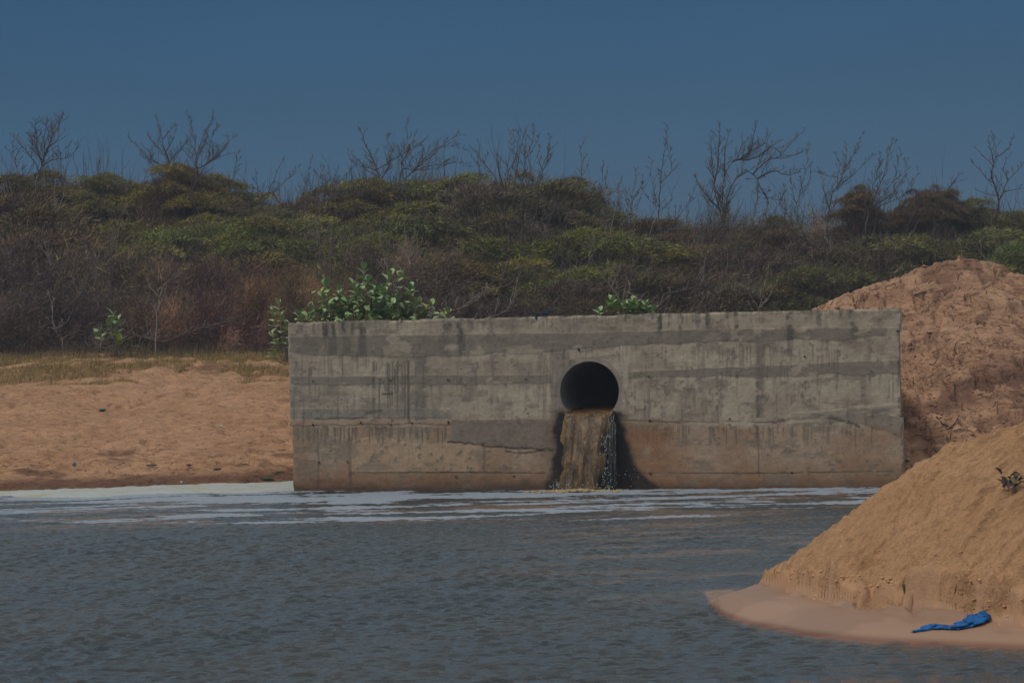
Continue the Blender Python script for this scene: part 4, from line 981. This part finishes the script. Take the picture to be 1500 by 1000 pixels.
bare_tree('bare clump of fine shoots close right of the bent bare tree', [[(1168, 330), (1170, 290), (1180, 250), (1184, 215)], [(1170, 300), (1160, 270), (1158, 250)], [(1172, 285), (1188, 262), (1190, 240)], [(1150, 328), (1146, 300), (1150, 275)]], 70.5, .016, 21, .5, name='bare_sapling', dens=1.1)
bare_tree('bare tree spreading to the right above the dark olive tuft', [[(1212, 328), (1218, 290), (1232, 260), (1245, 235), (1256, 215), (1262, 198)], [(1222, 280), (1250, 255), (1270, 235), (1278, 228)], [(1215, 310), (1205, 275), (1200, 250)], [(1225, 272), (1226, 245), (1222, 225)], [(1216, 260), (1200, 255), (1188, 253)], [(1236, 252), (1238, 225), (1236, 210)]], 70, .022, 22, .5, lean=(.5, 0), dens=1.1)
bare_tree('slanting bare tree with parallel wands leaning right', [[(1268, 328), (1275, 300), (1290, 270), (1298, 240), (1305, 215), (1312, 207)], [(1272, 312), (1295, 285), (1312, 258), (1320, 222)], [(1276, 305), (1305, 285), (1325, 258), (1330, 235)], [(1278, 300), (1282, 270), (1290, 245), (1292, 228)], [(1285, 305), (1320, 288), (1340, 268), (1346, 250)]], 70, .024, 23, .55, lean=(.5, 0), dens=1.15)
bare_tree('bare sprig leaning right out of the square topped shrub', [[(1376, 290), (1390, 275), (1400, 262), (1408, 255)], [(1384, 280), (1398, 268), (1412, 264)]], 70.5, .012, 24, .35, lean=(.5, 0), name='bare_sapling')
bare_tree('rightmost bare tree with open forked crown', [[(1458, 318), (1463, 295), (1456, 270), (1452, 250), (1460, 225), (1455, 200)], [(1463, 292), (1475, 265), (1488, 250), (1500, 240), (1510, 225)], [(1468, 280), (1490, 278), (1506, 275)], [(1453, 250), (1438, 232), (1424, 218)], [(1456, 270), (1440, 262), (1425, 245), (1420, 238)], [(1460, 285), (1440, 284), (1426, 278)], [(1456, 238), (1446, 215), (1444, 202)], [(1462, 232), (1476, 215), (1481, 200)], [(1475, 262), (1466, 245), (1476, 228)], [(1455, 258), (1444, 248)]], 69.5, .032, 25, .5)
# low fine shoots along the crest
def build_shoots():
    m = MB(); rg = random.Random(9)
    for i in range(190):
        px = rg.choice((rg.uniform(0, 1500), rg.uniform(840, 1340), rg.uniform(430, 560)))
        top = np.interp(px, [0, 200, 350, 430, 500, 640, 760, 830, 900, 1000, 1100, 1300, 1400, 1500], [268, 262, 280, 300, 280, 262, 262, 275, 315, 328, 322, 308, 300, 308])
        Y = rg.uniform(69, 73); p = P(px, top+14, Y); L = rg.uniform(.35, 1.2)
        dd = Vector((rg.gauss(.12, .25), rg.gauss(0, .2), 1)).normalized(); q = p.copy(); pts = [p]; rs = [.010]
        k = 6
        for j in range(k):
            dd = (dd+Vector((rg.gauss(0, .12), rg.gauss(0, .1), .06))).normalized(); q = q+dd*L/k; pts.append(q.copy()); rs.append(.010*(1-.7*(j+1)/k))
            if rg.random() < .5:
                s_ = rg.choice((-1, 1)); d2 = (dd+Vector((s_*rg.uniform(.3, .7), 0, .2))).normalized(); m.tube([q, q+d2*L*.18, q+(d2+Vector((0, 0, .3))).normalized()*L*.34], [.006, .004, .003], 3)
        m.tube(pts, rs, 4)
    tag(m.build('dry_shoots', M_bark), 'fine leafless shoots sticking up all along the thicket skyline', 'shoots', kind='stuff')
build_shoots()
# pale bare branches seen against the dark hollows of the slope
def slope_branch(label, limbs, Y, seed, r=.022, mat=None):
    bare_tree(label, limbs, Y, r, seed, .45, .3, name='dead_shrub', mat=mat or M_pale, group='pale dead shrubs in front of the thicket', dens=.7, depth=.15)
slope_branch('pale dead shrub arching right over the dark hollow behind the wall', [[(625, 470), (640, 462), (675, 450), (700, 438), (715, 418), (735, 402)], [(675, 450), (705, 430), (730, 420), (748, 415)], [(640, 462), (690, 470), (720, 462)]], 59.6, 41)
slope_branch('pale curved dead branch rising right just above the wall near the rag', [[(700, 470), (725, 462), (748, 446), (757, 408)], [(722, 462), (731, 440)]], 59.4, 42, .016)
slope_branch('forked pale dead shrub left of the three small leaf clumps', [[(912, 445), (900, 430), (892, 415), (876, 398)], [(912, 445), (922, 428), (920, 410)], [(900, 430), (903, 405), (908, 392)], [(960, 450), (972, 432), (1000, 425)]], 59.5, 43, .018)
slope_branch('forked pale dead trunk standing behind the lone leafy sapling', [[(226, 520), (230, 470), (236, 430), (243, 415), (252, 408)], [(232, 455), (240, 435), (244, 420)], [(232, 440), (220, 420), (215, 408)]], 61.0, 44, .030)
slope_branch('hook shaped pale stem near the grass on the left', [[(92, 496), (84, 488), (78, 470), (76, 445), (72, 430)], [(80, 478), (100, 470), (108, 455)]], 61.2, 45, .022)
slope_branch('tangle of low pale dead sticks at the foot of the thicket', [[(150, 518), (148, 500), (160, 485), (190, 470)], [(150, 510), (170, 505), (200, 490)], [(235, 500), (260, 492), (300, 478), (340, 470)], [(200, 515), (215, 495), (230, 488)]], 61.3, 46, .018)
slope_branch('fine pale dead shrub on the slope above the broad leaved plant', [[(574, 430), (568, 400), (562, 375), (556, 350)], [(570, 410), (585, 385), (590, 365)], [(568, 400), (552, 380)]], 60.5, 47, .014)
slope_branch('pale dead fan of stems behind the right part of the wall', [[(1110, 462), (1118, 430), (1120, 410)], [(1112, 455), (1100, 435), (1092, 420)], [(1114, 450), (1132, 425), (1140, 408)]], 59.5, 48, .014)

# ------------------------------------------------------------------ broad leaved plants
def mat_broad():
    s = NM('broad_leaf'); v = s.pos(); oi = s.n('ShaderNodeObjectInfo'); f = s.noise(v, 9, 3)
    col = s.mix(s.rng(f, .3, .7), (.24, .34, .13), (.36, .47, .22)); col = s.mix(1.0, col, oi.outputs['Color'], 'MULTIPLY')
    n = s.bump(s.noise(v, 25, 2), .3, .01)
    return s.fin(col, .42, n, .4)
M_broad = mat_broad(); M_stem = mat_plain('leafy_stem', (.22, .19, .13), .8, .25, 20)
def leaf_mesh(k):
    rg = random.Random(k); V = [(0, 0, 0)]; prof = [(.18, .34), (.42, .52), (.68, .50), (.88, .30)]
    cup = rg.uniform(.10, .25); drp = rg.uniform(.05, .3)
    for y_, w_ in prof:
        z_ = -drp*y_*y_; V += [(-w_*.62, y_, z_+cup*w_), (0, y_, z_), (w_*.62, y_, z_+cup*w_)]
    V.append((0, 1.03, -drp*1.05)); Fc = [(0, 2, 1), (0, 3, 2)]
    for i in range(3): a = 1+i*3; Fc += [(a, a+1, a+4, a+3), (a+1, a+2, a+5, a+4)]
    Fc += [(10, 11, 13), (11, 12, 13)]
    me = bpy.data.meshes.new('leaf'); me.from_pydata(V, [], Fc); me.polygons.foreach_set('use_smooth', [True]*len(me.polygons)); me.materials.append(M_broad); return me
LEAF = [leaf_mesh(i) for i in range(4)]
def broad_plant(label, stems, Y, gx, gy, seed, size=.13, group=None, npair=5, zoff=0, span=.55):
    rg = random.Random(seed); base = P(gx, gy, Y); e = empty('broad_leaved_plant', base); tag(e, label, 'plant', group)
    S = MB()
    for (bx, by, tx, ty) in stems:
        dy = rg.uniform(-.45, .45)*(.6 if len(stems) > 6 else .3); a = P(bx, by, Y+dy*.4)-base; b = P(tx, ty, Y+dy)-base
        mid = a.lerp(b, .5)+Vector((rg.gauss(0, .04), rg.gauss(0, .04), .03)); pts = [a.lerp(b, t)*(1)+(mid-a.lerp(b, .5))*(4*t*(1-t)) for t in (0, .25, .5, .75, 1)]
        S.tube(pts, [.013, .012, .010, .008, .006], 5)
        ax = (pts[-1]-pts[-2]).normalized(); L = (b-a).length; az = rg.uniform(0, 3.14)
        np_ = max(2, min(npair, int(L*span/(.045))+2))
        for k in range(np_):
            t = 1-(k/(np_))*min(span, .5/max(L, .01)); p = a.lerp(b, t)+(mid-a.lerp(b, .5))*(4*t*(1-t)); az += math.pi/2+rg.uniform(-.3, .3); opn = min(1.35, .45+.28*k+rg.uniform(-.15, .15))
            for s_ in (0, math.pi):
                yw_ = az+s_; dirv = Vector((math.cos(yw_)*math.sin(opn), math.sin(yw_)*math.sin(opn), math.cos(opn)))
                o = bpy.data.objects.new('leaf', rg.choice(LEAF)); C.objects.link(o); o.parent = e; o.location = p
                zup = (Vector((0, 0, 1))+ax*.3); yv = dirv.normalized(); xv = yv.cross(zup).normalized(); zv = xv.cross(yv)
                o.rotation_euler = Matrix((xv, yv, zv)).transposed().to_euler()
                sz = size*(.72+.1*min(k, 3))*rg.uniform(.8, 1.2); o.scale = (sz, sz, sz)
                g = rg.uniform(.8, 1.2); o.color = (g*rg.uniform(.88, 1.1), g, g*rg.uniform(.85, 1.1), 1)
                if rg.random() < .025: o.color = (1.7, 1.1, .4, 1)
    if len(stems) > 20:
        m = MB()
        for i in range(420):
            bx, by, tx, ty = rg.choice(stems); t = rg.uniform(.15, 1); c = P(bx+(tx-bx)*t+rg.gauss(0, 7), by+(ty-by)*t+rg.gauss(2, 5), Y+rg.uniform(-.5, .5))-base
            R3 = Matrix.Rotation(rg.uniform(0, 6.28), 3, 'Z') @ Matrix.Rotation(rg.uniform(-.4, 1.2), 3, 'X') @ Matrix.Rotation(rg.uniform(-.6, .6), 3, 'Y'); sz = rg.uniform(.09, .16)
            me_ = rg.choice(LEAF); m.add([R3 @ (v.co*sz)+c for v in me_.vertices], [tuple(f.vertices) for f in me_.polygons])
        o = m.build('leaf_mass', M_broad, e); o['kind'] = 'stuff'; o.color = (.95, .98, .9, 1)
    S.build('stem', M_stem, e); return e
rs_ = random.Random(21)
tips = [(533, 394), (572, 404), (588, 398), (601, 424), (612, 446), (631, 448), (655, 459), (476, 412), (470, 430), (497, 426), (518, 416), (540, 412), (552, 428), (563, 424), (440, 462), (455, 452), (487, 448), (505, 444), (522, 440), (535, 452), (550, 446), (570, 444), (585, 436), (592, 454), (622, 464), (470, 462), (500, 464), (560, 462), (600, 464)]
broad_plant('big leafy green plant growing behind the left end of the wall', [(535+(x_-535)*rs_.uniform(.5, .8), 486, x_, y_) for x_, y_ in tips], 42.6, 535, 488, 5, .20, npair=5)
GL = 'small leaf clumps behind the wall middle'
broad_plant('leftmost of the three leaf clumps peeping over the middle of the wall', [(900, 476, 897, 441), (898, 476, 893, 450), (900, 476, 903, 448)], 41.8, 898, 478, 6, .17, GL, 4)
broad_plant('middle and widest of the three leaf clumps peeping over the wall', [(922, 476, 929, 443), (920, 476, 916, 447), (922, 476, 912, 454), (922, 476, 924, 450), (922, 476, 932, 454)], 41.8, 921, 478, 7, .17, GL, 4)
broad_plant('rightmost and yellowest of the three leaf clumps peeping over the wall', [(945, 475, 946, 446), (944, 475, 940, 453), (946, 475, 957, 454), (938, 475, 933, 455)], 41.8, 944, 477, 8, .17, GL, 4)
broad_plant('tiny leaf tuft low on the wall left of the three leaf clumps', [(881, 476, 878, 457)], 41.8, 880, 478, 9, .15, GL, 3)
broad_plant('straggly leafy plant on the sand just left of the wall end', [(418, 530, 400, 455), (420, 530, 412, 462), (418, 530, 398, 490), (415, 530, 404, 505), (422, 530, 420, 478), (424, 532, 422, 505), (412, 532, 402, 520), (420, 530, 408, 446)], 52, 418, 532, 10, .21, None, 4)
broad_plant('lone leafy sapling at the edge of the grass before dark scrub', [(172, 522, 166, 462), (172, 522, 160, 478), (172, 522, 172, 470), (172, 522, 143, 490), (173, 522, 174, 500)], 60.2, 172, 524, 11, .30, None, 3)

# ------------------------------------------------------------------ small things
# blue cloth
def build_cloth():
    pts = [(1338, 925, .02, .008), (1350, 922, .035, .014), (1366, 917, .055, .022), (1378, 918, .06, .02), (1390, 919.5, .042, .016), (1400, 918, .07, .026), (1412, 914, .085, .034), (1424, 911, .085, .036), (1434, 906, .095, .05), (1441, 903, .075, .055), (1444, 905, .02, .02)]
    W = []; 
    for a, b, w_, h_ in pts:
        q = .1
        for _ in range(8): p = G(a, b, q+h_*.5); q = .5*q+.5*float(near_z(np.array([p.x]), np.array([p.y]))[4][0])
        W.append((Vector((p.x, p.y, q)), w_, h_))
    # interpolate
    n = 60; V = []; Fc = []; seg = 20; rg = np.random.default_rng(3)
    for i in range(n):
        f = i/(n-1)*(len(W)-1); k = min(int(f), len(W)-2); t = f-k; p = W[k][0].lerp(W[k+1][0], t); w_ = W[k][1]*(1-t)+W[k+1][1]*t; h_ = W[k][2]*(1-t)+W[k+1][2]*t
        tn = (W[k+1][0]-W[k][0]); tn.z = 0; tn.normalize(); sd_ = Vector((-tn.y, tn.x, 0))
        for j in range(seg):
            a = 2*math.pi*j/seg; r = 1+.30*(vn(np.array([a*2.2+i*.05]), np.array([i*.22]), 5)[0]-.5)*2+.15*math.sin(5*a+i*.25)
            V.append(p+sd_*(w_*r*math.cos(a))+Vector((0, 0, max(h_*.8*(.5+r*math.sin(a)*1.0), .0)+.003))+tn*(.02*math.sin(3*a+i)))
    for i in range(n-1):
        for j in range(seg): j2 = (j+1) % seg; Fc.append((i*seg+j, i*seg+j2, (i+1)*seg+j2, (i+1)*seg+j))
    Fc.append(tuple(range(seg))); Fc.append(tuple(range((n-1)*seg, n*seg)))
    m = MB(); m.add(V, Fc); s = NM('blue_cloth'); v = s.pos(); f = s.noise(v, 16, 4)
    s.fin(s.mix(s.rng(f, .3, .7), (.005, .075, .26), (.010, .15, .42)), .6, s.bump(s.noise(v, 90, 3), .4, .006), .3)
    o = m.build('cloth', s.m); o.data.transform(Matrix.Translation(-W[5][0])); o.location = W[5][0]
    tag(o, 'crumpled bright blue cloth lying on the wet sand at the foot of the near bank', 'cloth')
build_cloth()
def on_near(a, b, z0=.5):
    # march the viewing ray onto the near bank
    o = Vector((0, 0, CAM_H)); d = ray(a, b)
    t = 17/d.y
    while t*d.y < 30:
        p = o+d*t
        if p.z <= near_h(p.x, p.y): return p
        t += .02/d.y
    return G(a, b)
def on_mound(a, b):
    o = Vector((0, 0, CAM_H)); d = ray(a, b); t = 38.6/d.y
    while t*d.y < 50:
        p = o+d*t
        if p.z <= mz(p.x, p.y): return p
        t += .03/d.y
    return P(a, b, 46)
def on_ground(a, b):
    o = Vector((0, 0, CAM_H)); d = ray(a, b); t = 41/d.y
    while t*d.y < 66:
        p = o+d*t
        if p.z <= gz(p.x, p.y): return p
        t += .03/d.y
    return G(a, b)
def stick(name, label, pl, finder, r, mat, lift=.01, group=None, cat='stick', forks=1, seed=1):
    rg = random.Random(seed); q = [finder(a, b)+Vector((0, -.01, lift)) for a, b in pl]; base = q[0].copy(); m = MB(); pts = [x-base for x in q]
    fine = []
    for i in range(len(pts)-1):
        for t in (0, .5): fine.append(pts[i].lerp(pts[i+1], t)+Vector((rg.gauss(0, r*.5), 0, rg.gauss(0, r*.4))))
    fine.append(pts[-1]); n = len(fine)
    m.tube(fine, [r*(1-.55*i/(n-1)) for i in range(n)], 6)
    for k in range(forks):
        i = rg.randrange(1, n-1); dv = (fine[i+1]-fine[i]).normalized(); m.tube([fine[i], fine[i]+(dv+Vector((rg.uniform(-.6, .6), -.1, rg.uniform(.1, .8)))).normalized()*.12], [r*.5, r*.2], 5)
    o = m.build(name, mat); o.location = base; tag(o, label, cat, group); return o
stick('stick', 'short dark stick standing out of the crumbling edge of the near sand bank', [(1322, 862), (1326, 870), (1329, 879)], on_near, .012, M_dark, .03, forks=0)
stick('stick', 'pale stick jutting over the left flank skyline of the mound', [(1308, 401), (1314, 398), (1321, 391)], lambda a, b: P(a, b, 45.7), .014, M_pale, forks=0)
stick('stick', 'dark bleached stick lying across the upper face of the sand mound', [(1336, 434), (1350, 430), (1362, 426), (1371, 423)], on_mound, .020, M_pale, .03, forks=0)
stick('root', 'twisted thin root on the mound face right of the wall top', [(1345, 512), (1350, 518), (1353, 523)], on_mound, .012, M_dark, .02, cat='root', forks=0)
GRt = 'roots and twigs lying on the sand mound'
stick('root', 'longest forked black root on the lower mound face', [(1372, 612), (1380, 622), (1390, 628), (1396, 634)], on_mound, .014, M_dark, .03, GRt, 'root', 3, 5)
stick('root', 'branching black root crossing the forked root on the lower mound', [(1378, 634), (1390, 630), (1400, 622), (1406, 610)], on_mound, .012, M_dark, .03, GRt, 'root', 2, 6)
stick('root', 'thin root hanging from the dark band of the mound', [(1398, 565), (1399, 578), (1395, 590)], on_mound, .010, M_dark, .03, GRt, 'root', 0, 7)
def clods():
    rg = random.Random(2); m = MB(); m2 = MB()
    ico = [(0, 0, 1), (0, 0, -1), (1, 0, 0), (-1, 0, 0), (0, 1, 0), (0, -1, 0)]; fc = [(0, 2, 4), (0, 4, 3), (0, 3, 5), (0, 5, 2), (1, 4, 2), (1, 3, 4), (1, 5, 3), (1, 2, 5)]
    for i in range(380):
        x = rg.uniform(4.6, 9.8); y = rg.uniform(40, 46.2); 
        if x < 6.2 and y < 41.5: continue
        z = mz(x, y); s = rg.uniform(.008, .04)**1; s = s if rg.random() < .85 else s*1.8
        m.add([(x+a*s*rg.uniform(.7, 1.6), y+b*s*rg.uniform(.7, 1.3), z+.3*s+c*s*rg.uniform(.5, .9)) for a, b, c in ico], fc)
    for i in range(260):
        x = rg.uniform(5.2, 9.8); y = rg.uniform(40.3, 46.1)
        if x < 6.2 and y < 41.5: continue
        a = rg.uniform(0, 3.14); L = rg.uniform(.04, .16); pts = []
        for k in range(4):
            xx = x+math.cos(a)*L*k/3; yy = y+math.sin(a)*L*k/3*.6; a += rg.gauss(0, .35); pts.append((xx, yy, mz(xx, yy)+.012))
        m2.tube(pts, [.006, .006, .004, .003], 4)
    tag(m.build('clods', mat_plain('clod_sand', (.34, .19, .13), .95, .3, 20), None, False), 'small damp clods of sand scattered over the far mound', 'clods', kind='stuff')
    tag(m2.build('twig_litter', M_dark), 'short dark twigs and rootlets littering the far mound', 'twig litter', kind='stuff')
    # beach litter of twigs and pebbles
    m3 = MB()
    for i in range(240):
        x = rg.uniform(-9.5, -3.8); 
        y = 43.4+abs(rg.gauss(0, 1.4)) if rg.random() < .5 else (rg.uniform(56.5, 60) if rg.random() < .6 else rg.uniform(43, 57))
        z = gz(x, y)
        if z < .05: continue
        a = rg.uniform(0, 6.28); L = rg.uniform(.03, .15); m3.tube([(x, y, z+.01), (x+L*math.cos(a)*.5, y+L*.5*math.sin(a), z+.02), (x+L*math.cos(a)*1.1, y+L*math.sin(a)*.8, z+.015)], [.005, .006, .003], 4)
    tag(m3.build('beach_debris', M_dark), 'dark twigs and dead weed scattered over the left beach', 'debris', kind='stuff')
clods()
def bank_clods():
    rg = random.Random(12); m = MB(); mt = mat_plain('near_clod_sand', (.62, .36, .195), .95, .25, 25)
    ico = [(0, 0, 1), (0, 0, -1), (1, 0, 0), (-1, 0, 0), (0, 1, 0), (0, -1, 0), (.7, .7, .3), (-.6, -.6, .4)]; fc = [(0, 2, 6), (0, 6, 4), (2, 4, 6), (0, 4, 3), (0, 3, 7), (0, 7, 5), (3, 5, 7), (0, 5, 2), (1, 4, 2), (1, 3, 4), (1, 5, 3), (1, 2, 5)]
    for i in range(420):
        x = rg.uniform(2.35, 5.2); toe = float(near_z(np.array([x]), np.array([20.0]))[2][0]); a_ = rg.random()
        y = toe+(rg.gauss(.05, .10) if a_ < .6 else rg.uniform(.1, 2.4)); s_ = rg.uniform(.006, .020)*(1 if a_ < .6 else .6)
        if x < 2.5 and y < toe: continue
        z = near_h(x, y)
        m.add([(x+a*s_*rg.uniform(.7, 1.7), y+b*s_*rg.uniform(.7, 1.4), z-.35*s_+c*s_*rg.uniform(.5, .9)) for a, b, c in ico], fc)
    tag(m.build('sand_lumps', mt, None, True), 'crumbled sand lumps along the broken foot of the near bank', 'sand lumps', kind='stuff')
bank_clods()
# dead sprig on the near bank
def sprig():
    p0 = on_near(1487, 712); e = empty('dead_sprig', p0); tag(e, 'withered weed with curled leaves on the near sand bank at the right edge', 'weed')
    rg = random.Random(8); S = MB(); 
    for i in range(9):
        a = rg.uniform(0, 6.28); v = Vector((math.cos(a)*.11, math.sin(a)*.06-.04, rg.uniform(.02, .12))); S.tube([(0, 0, 0), v*.5+Vector((0, 0, .02)), v], [.005, .004, .003], 4)
    S.build('stem', M_dark, e)
    mA = mat_plain('withered_leaf', (.15, .13, .06), .8, .5, 25); 
    me = LEAF[2].copy(); me.materials.clear(); me.materials.append(mA); mB = mat_plain('purple_withered_leaf', (.075, .045, .05), .8, .4, 25); me2 = LEAF[1].copy(); me2.materials.clear(); me2.materials.append(mB)
    for i in range(24):
        o = bpy.data.objects.new('leaf', rg.choice((me, me2))); C.objects.link(o); o.parent = e; o.location = (rg.gauss(0, .05), rg.uniform(-.10, .02), rg.uniform(.01, .12)); o.rotation_euler = (rg.uniform(-1, 1.2), rg.uniform(-1, 1), rg.uniform(0, 6.28)); s = rg.uniform(.06, .10); o.scale = (s*.7, s, s)
sprig()
# litter on the beach
def crumple(name, label, a, b, sx, sy, sz, mat, cat, seed, finder=on_ground, lift=0.0):
    p = finder(a, b); n = 12; V = []; Fc = []; rg = random.Random(seed)
    for i in range(7):
        ph = math.pi*i/6
        for j in range(n):
            th = 2*math.pi*j/n; r = rg.uniform(.7, 1.2); V.append((sx*math.sin(ph)*math.cos(th)*r, sy*math.sin(ph)*math.sin(th)*r, max(sz*(math.cos(ph)*r+.6), -.01)))
    for i in range(6):
        for j in range(n): j2 = (j+1) % n; Fc.append((i*n+j, (i+1)*n+j, (i+1)*n+j2, i*n+j2))
    m = MB(); m.add(V, Fc); o = m.build(name, mat, None, False); o.location = p+Vector((0, 0, lift)); tag(o, label, cat); return o
M_litg = mat_plain('grey_green_plastic', (.13, .17, .17), .5, .3, 30); M_litd = mat_plain('dark_weed', (.05, .06, .05), .8, .4, 30); M_litw = mat_plain('white_scrap', (.6, .58, .52), .6, .1, 20); M_weed = mat_plain('green_weed', (.07, .09, .03), .8, .4, 30)
crumple('plastic_bag', 'flattened grey green plastic bag half way up the left beach', 150, 600, .085, .09, .022, M_litg, 'bag', 1)
crumple('plastic_bag', 'small crumpled pale grey bag near the water on the left beach', 109, 682, .035, .05, .045, M_litg, 'bag', 2)
crumple('driftwood', 'dark grey driftwood scrap with a tail on the lower left beach', 222, 682, .10, .05, .016, M_litd, 'driftwood', 3)
crumple('weed_clump', 'dark clump of dead weed on the shore near the wall', 318, 688, .07, .05, .02, M_litd, 'weed', 4)
crumple('white_scrap', 'small white scrap at the water edge of the left beach', 266, 707, .022, .03, .02, M_litw, 'litter', 5)
crumple('white_scrap', 'small pale scrap half way up the beach near the wall', 324, 625, .045, .05, .02, M_litw, 'litter', 6)
crumple('weed_clump', 'green weed tuft on the shore nearest to the wall', 410, 692, .09, .06, .02, M_weed, 'weed', 7)
crumple('weed_clump', 'green weed mat at the water edge left of the wall', 389, 702, .12, .07, .025, M_weed, 'weed', 8)
crumple('branch_piece', 'brown curled branch piece on the lower beach', 277, 682, .05, .03, .02, M_dark, 'branch', 9)
crumple('stone', 'pale flat stone behind the lower right corner of the wall', 1329, 676, .05, .06, .03, mat_plain('pale_stone', (.36, .30, .25), .8, .2, 20), 'stone', 10, on_mound, .02)
# dark rag on the wall top
def rag():
    u, z = wall_hit(793, 465); p = wxy(u, -.05); p.z = WH
    mt = mat_plain('dark_blue_rag', (.018, .035, .05), .8, .4, 30); rg = random.Random(5); m = MB()
    n = 26; V = []; Fc = []
    for i in range(n):
        t = i/(n-1); c = Vector((-.10+.27*t, .0, .012+.03*math.sin(t*9)**2*(.4+t)+(.03 if t > .6 else 0))); r = .028*(.35+abs(math.sin(t*7+.5)))*(1 if .03 < t < .97 else .3)
        for j in range(9): a = 2*math.pi*j/9; q = r*rg.uniform(.7, 1.3); V.append(c+Vector((q*.3*math.sin(a*2), q*1.2*math.cos(a), max(q*math.sin(a), -c.z))))
    for i in range(n-1):
        for j in range(9): j2 = (j+1) % 9; Fc.append((i*9+j, i*9+j2, (i+1)*9+j2, (i+1)*9+j))
    m.add(V, Fc)
    m.add([(-.11, -.05, .02), (-.07, -.055, .025), (-.065, -.062, -.03), (-.085, -.06, -.055), (-.10, -.062, -.03), (-.11, -.055, .02), (-.07, -.045, .03)], [(0, 1, 2, 3, 4), (0, 1, 6)])
    o = m.build('rag', mt, None, False); o.location = p; o.rotation_euler.z = math.atan2(Uw.y, Uw.x); tag(o, 'dark blue torn rag snagged on the top of the concrete wall', 'rag')
rag()
# bird perched in the sprawling tree
def bird():
    p = P(598, 219, 68.4); e = empty('bird', p); tag(e, 'brown bird of prey perched upright in the sprawling bare tree', 'bird')
    mb = mat_plain('brown_plumage', (.10, .062, .035), .85, .4, 40)
    def loft(pr, seg=12):
        V = []; Fc = []
        for (x, z, rx, ry) in pr:
            for k in range(seg): a = 2*math.pi*k/seg; V.append((x+rx*math.cos(a), ry*math.sin(a), z))
        for i in range(len(pr)-1):
            for k in range(seg): k2 = (k+1) % seg; Fc.append((i*seg+k, i*seg+k2, (i+1)*seg+k2, (i+1)*seg+k))
        Fc.append(tuple(range(seg))[::-1]); Fc.append(tuple(range(len(V)-seg, len(V)))); return V, Fc
    m = MB(); m.add(*loft([(-.05, -.15, .012, .02), (-.04, -.10, .035, .045), (-.02, -.02, .065, .075), (0, .07, .072, .08), (.012, .13, .06, .065), (.02, .165, .04, .045), (.025, .19, .043, .043), (.025, .215, .038, .038), (.022, .235, .015, .015)])); m.build('body', mb, e)
    m = MB(); m.add(*loft([(-.09, -.27, .02, .03), (-.075, -.18, .018, .035), (-.055, -.08, .015, .03)], 8)); m.build('tail', mb, e)
    for s in (-1, 1):
        m = MB(); m.add(*[[(x+.0, y+s*.065, z) for x, y, z in V] if 0 else V for V in [[(-.02, s*.05, .12), (.03, s*.075, .06), (.02, s*.08, -.06), (-.06, s*.05, -.17), (-.07, s*.045, -.05), (-.06, s*.06, .08), (-.02, s*.10, .02)]]], [(0, 1, 6), (1, 2, 6), (2, 3, 6), (3, 4, 6), (4, 5, 6), (5, 0, 6)]); m.build('wing', mb, e)
    m = MB(); m.tube([(.06, 0, .2), (.08, 0, .195), (.088, 0, .18)], [.012, .008, .002], 6); m.build('beak', M_dark, e)
    for s in (-1, 1):
        m = MB(); m.tube([(-.01, s*.025, -.08), (.005, s*.025, -.15)], [.012, .007], 6); m.build('leg', M_dark, e)
    e.rotation_euler.z = .6; e.scale = (.6, .6, .6)
bird()

# ------------------------------------------------------------------ thin haze volume, added to lift the dark tones
def build_haze():
    x0, x1, y0, y1, z0, z1 = -270, 270, -80, 420, -3.2, 13
    V = [(x, y, z) for z in (z0, z1) for y in (y0, y1) for x in (x0, x1)]
    me = bpy.data.meshes.new('haze'); me.from_pydata(V, [], [(0, 2, 3, 1), (4, 5, 7, 6), (0, 1, 5, 4), (2, 6, 7, 3), (0, 4, 6, 2), (1, 3, 7, 5)]); me.update()
    m = bpy.data.materials.new('haze'); m.use_nodes = True; t = m.node_tree; t.nodes.clear()
    o_ = t.nodes.new('ShaderNodeOutputMaterial'); v = t.nodes.new('ShaderNodeVolumePrincipled'); v.inputs['Color'].default_value = (.72, .80, .96, 1); v.inputs['Density'].default_value = .0010; v.inputs['Anisotropy'].default_value = .1
    t.links.new(v.outputs[0], o_.inputs['Volume']); o = add_obj('haze', me, None, m); tag(o, 'thin pale haze added over the whole scene to lift its darks', 'haze', kind='stuff')
build_haze()
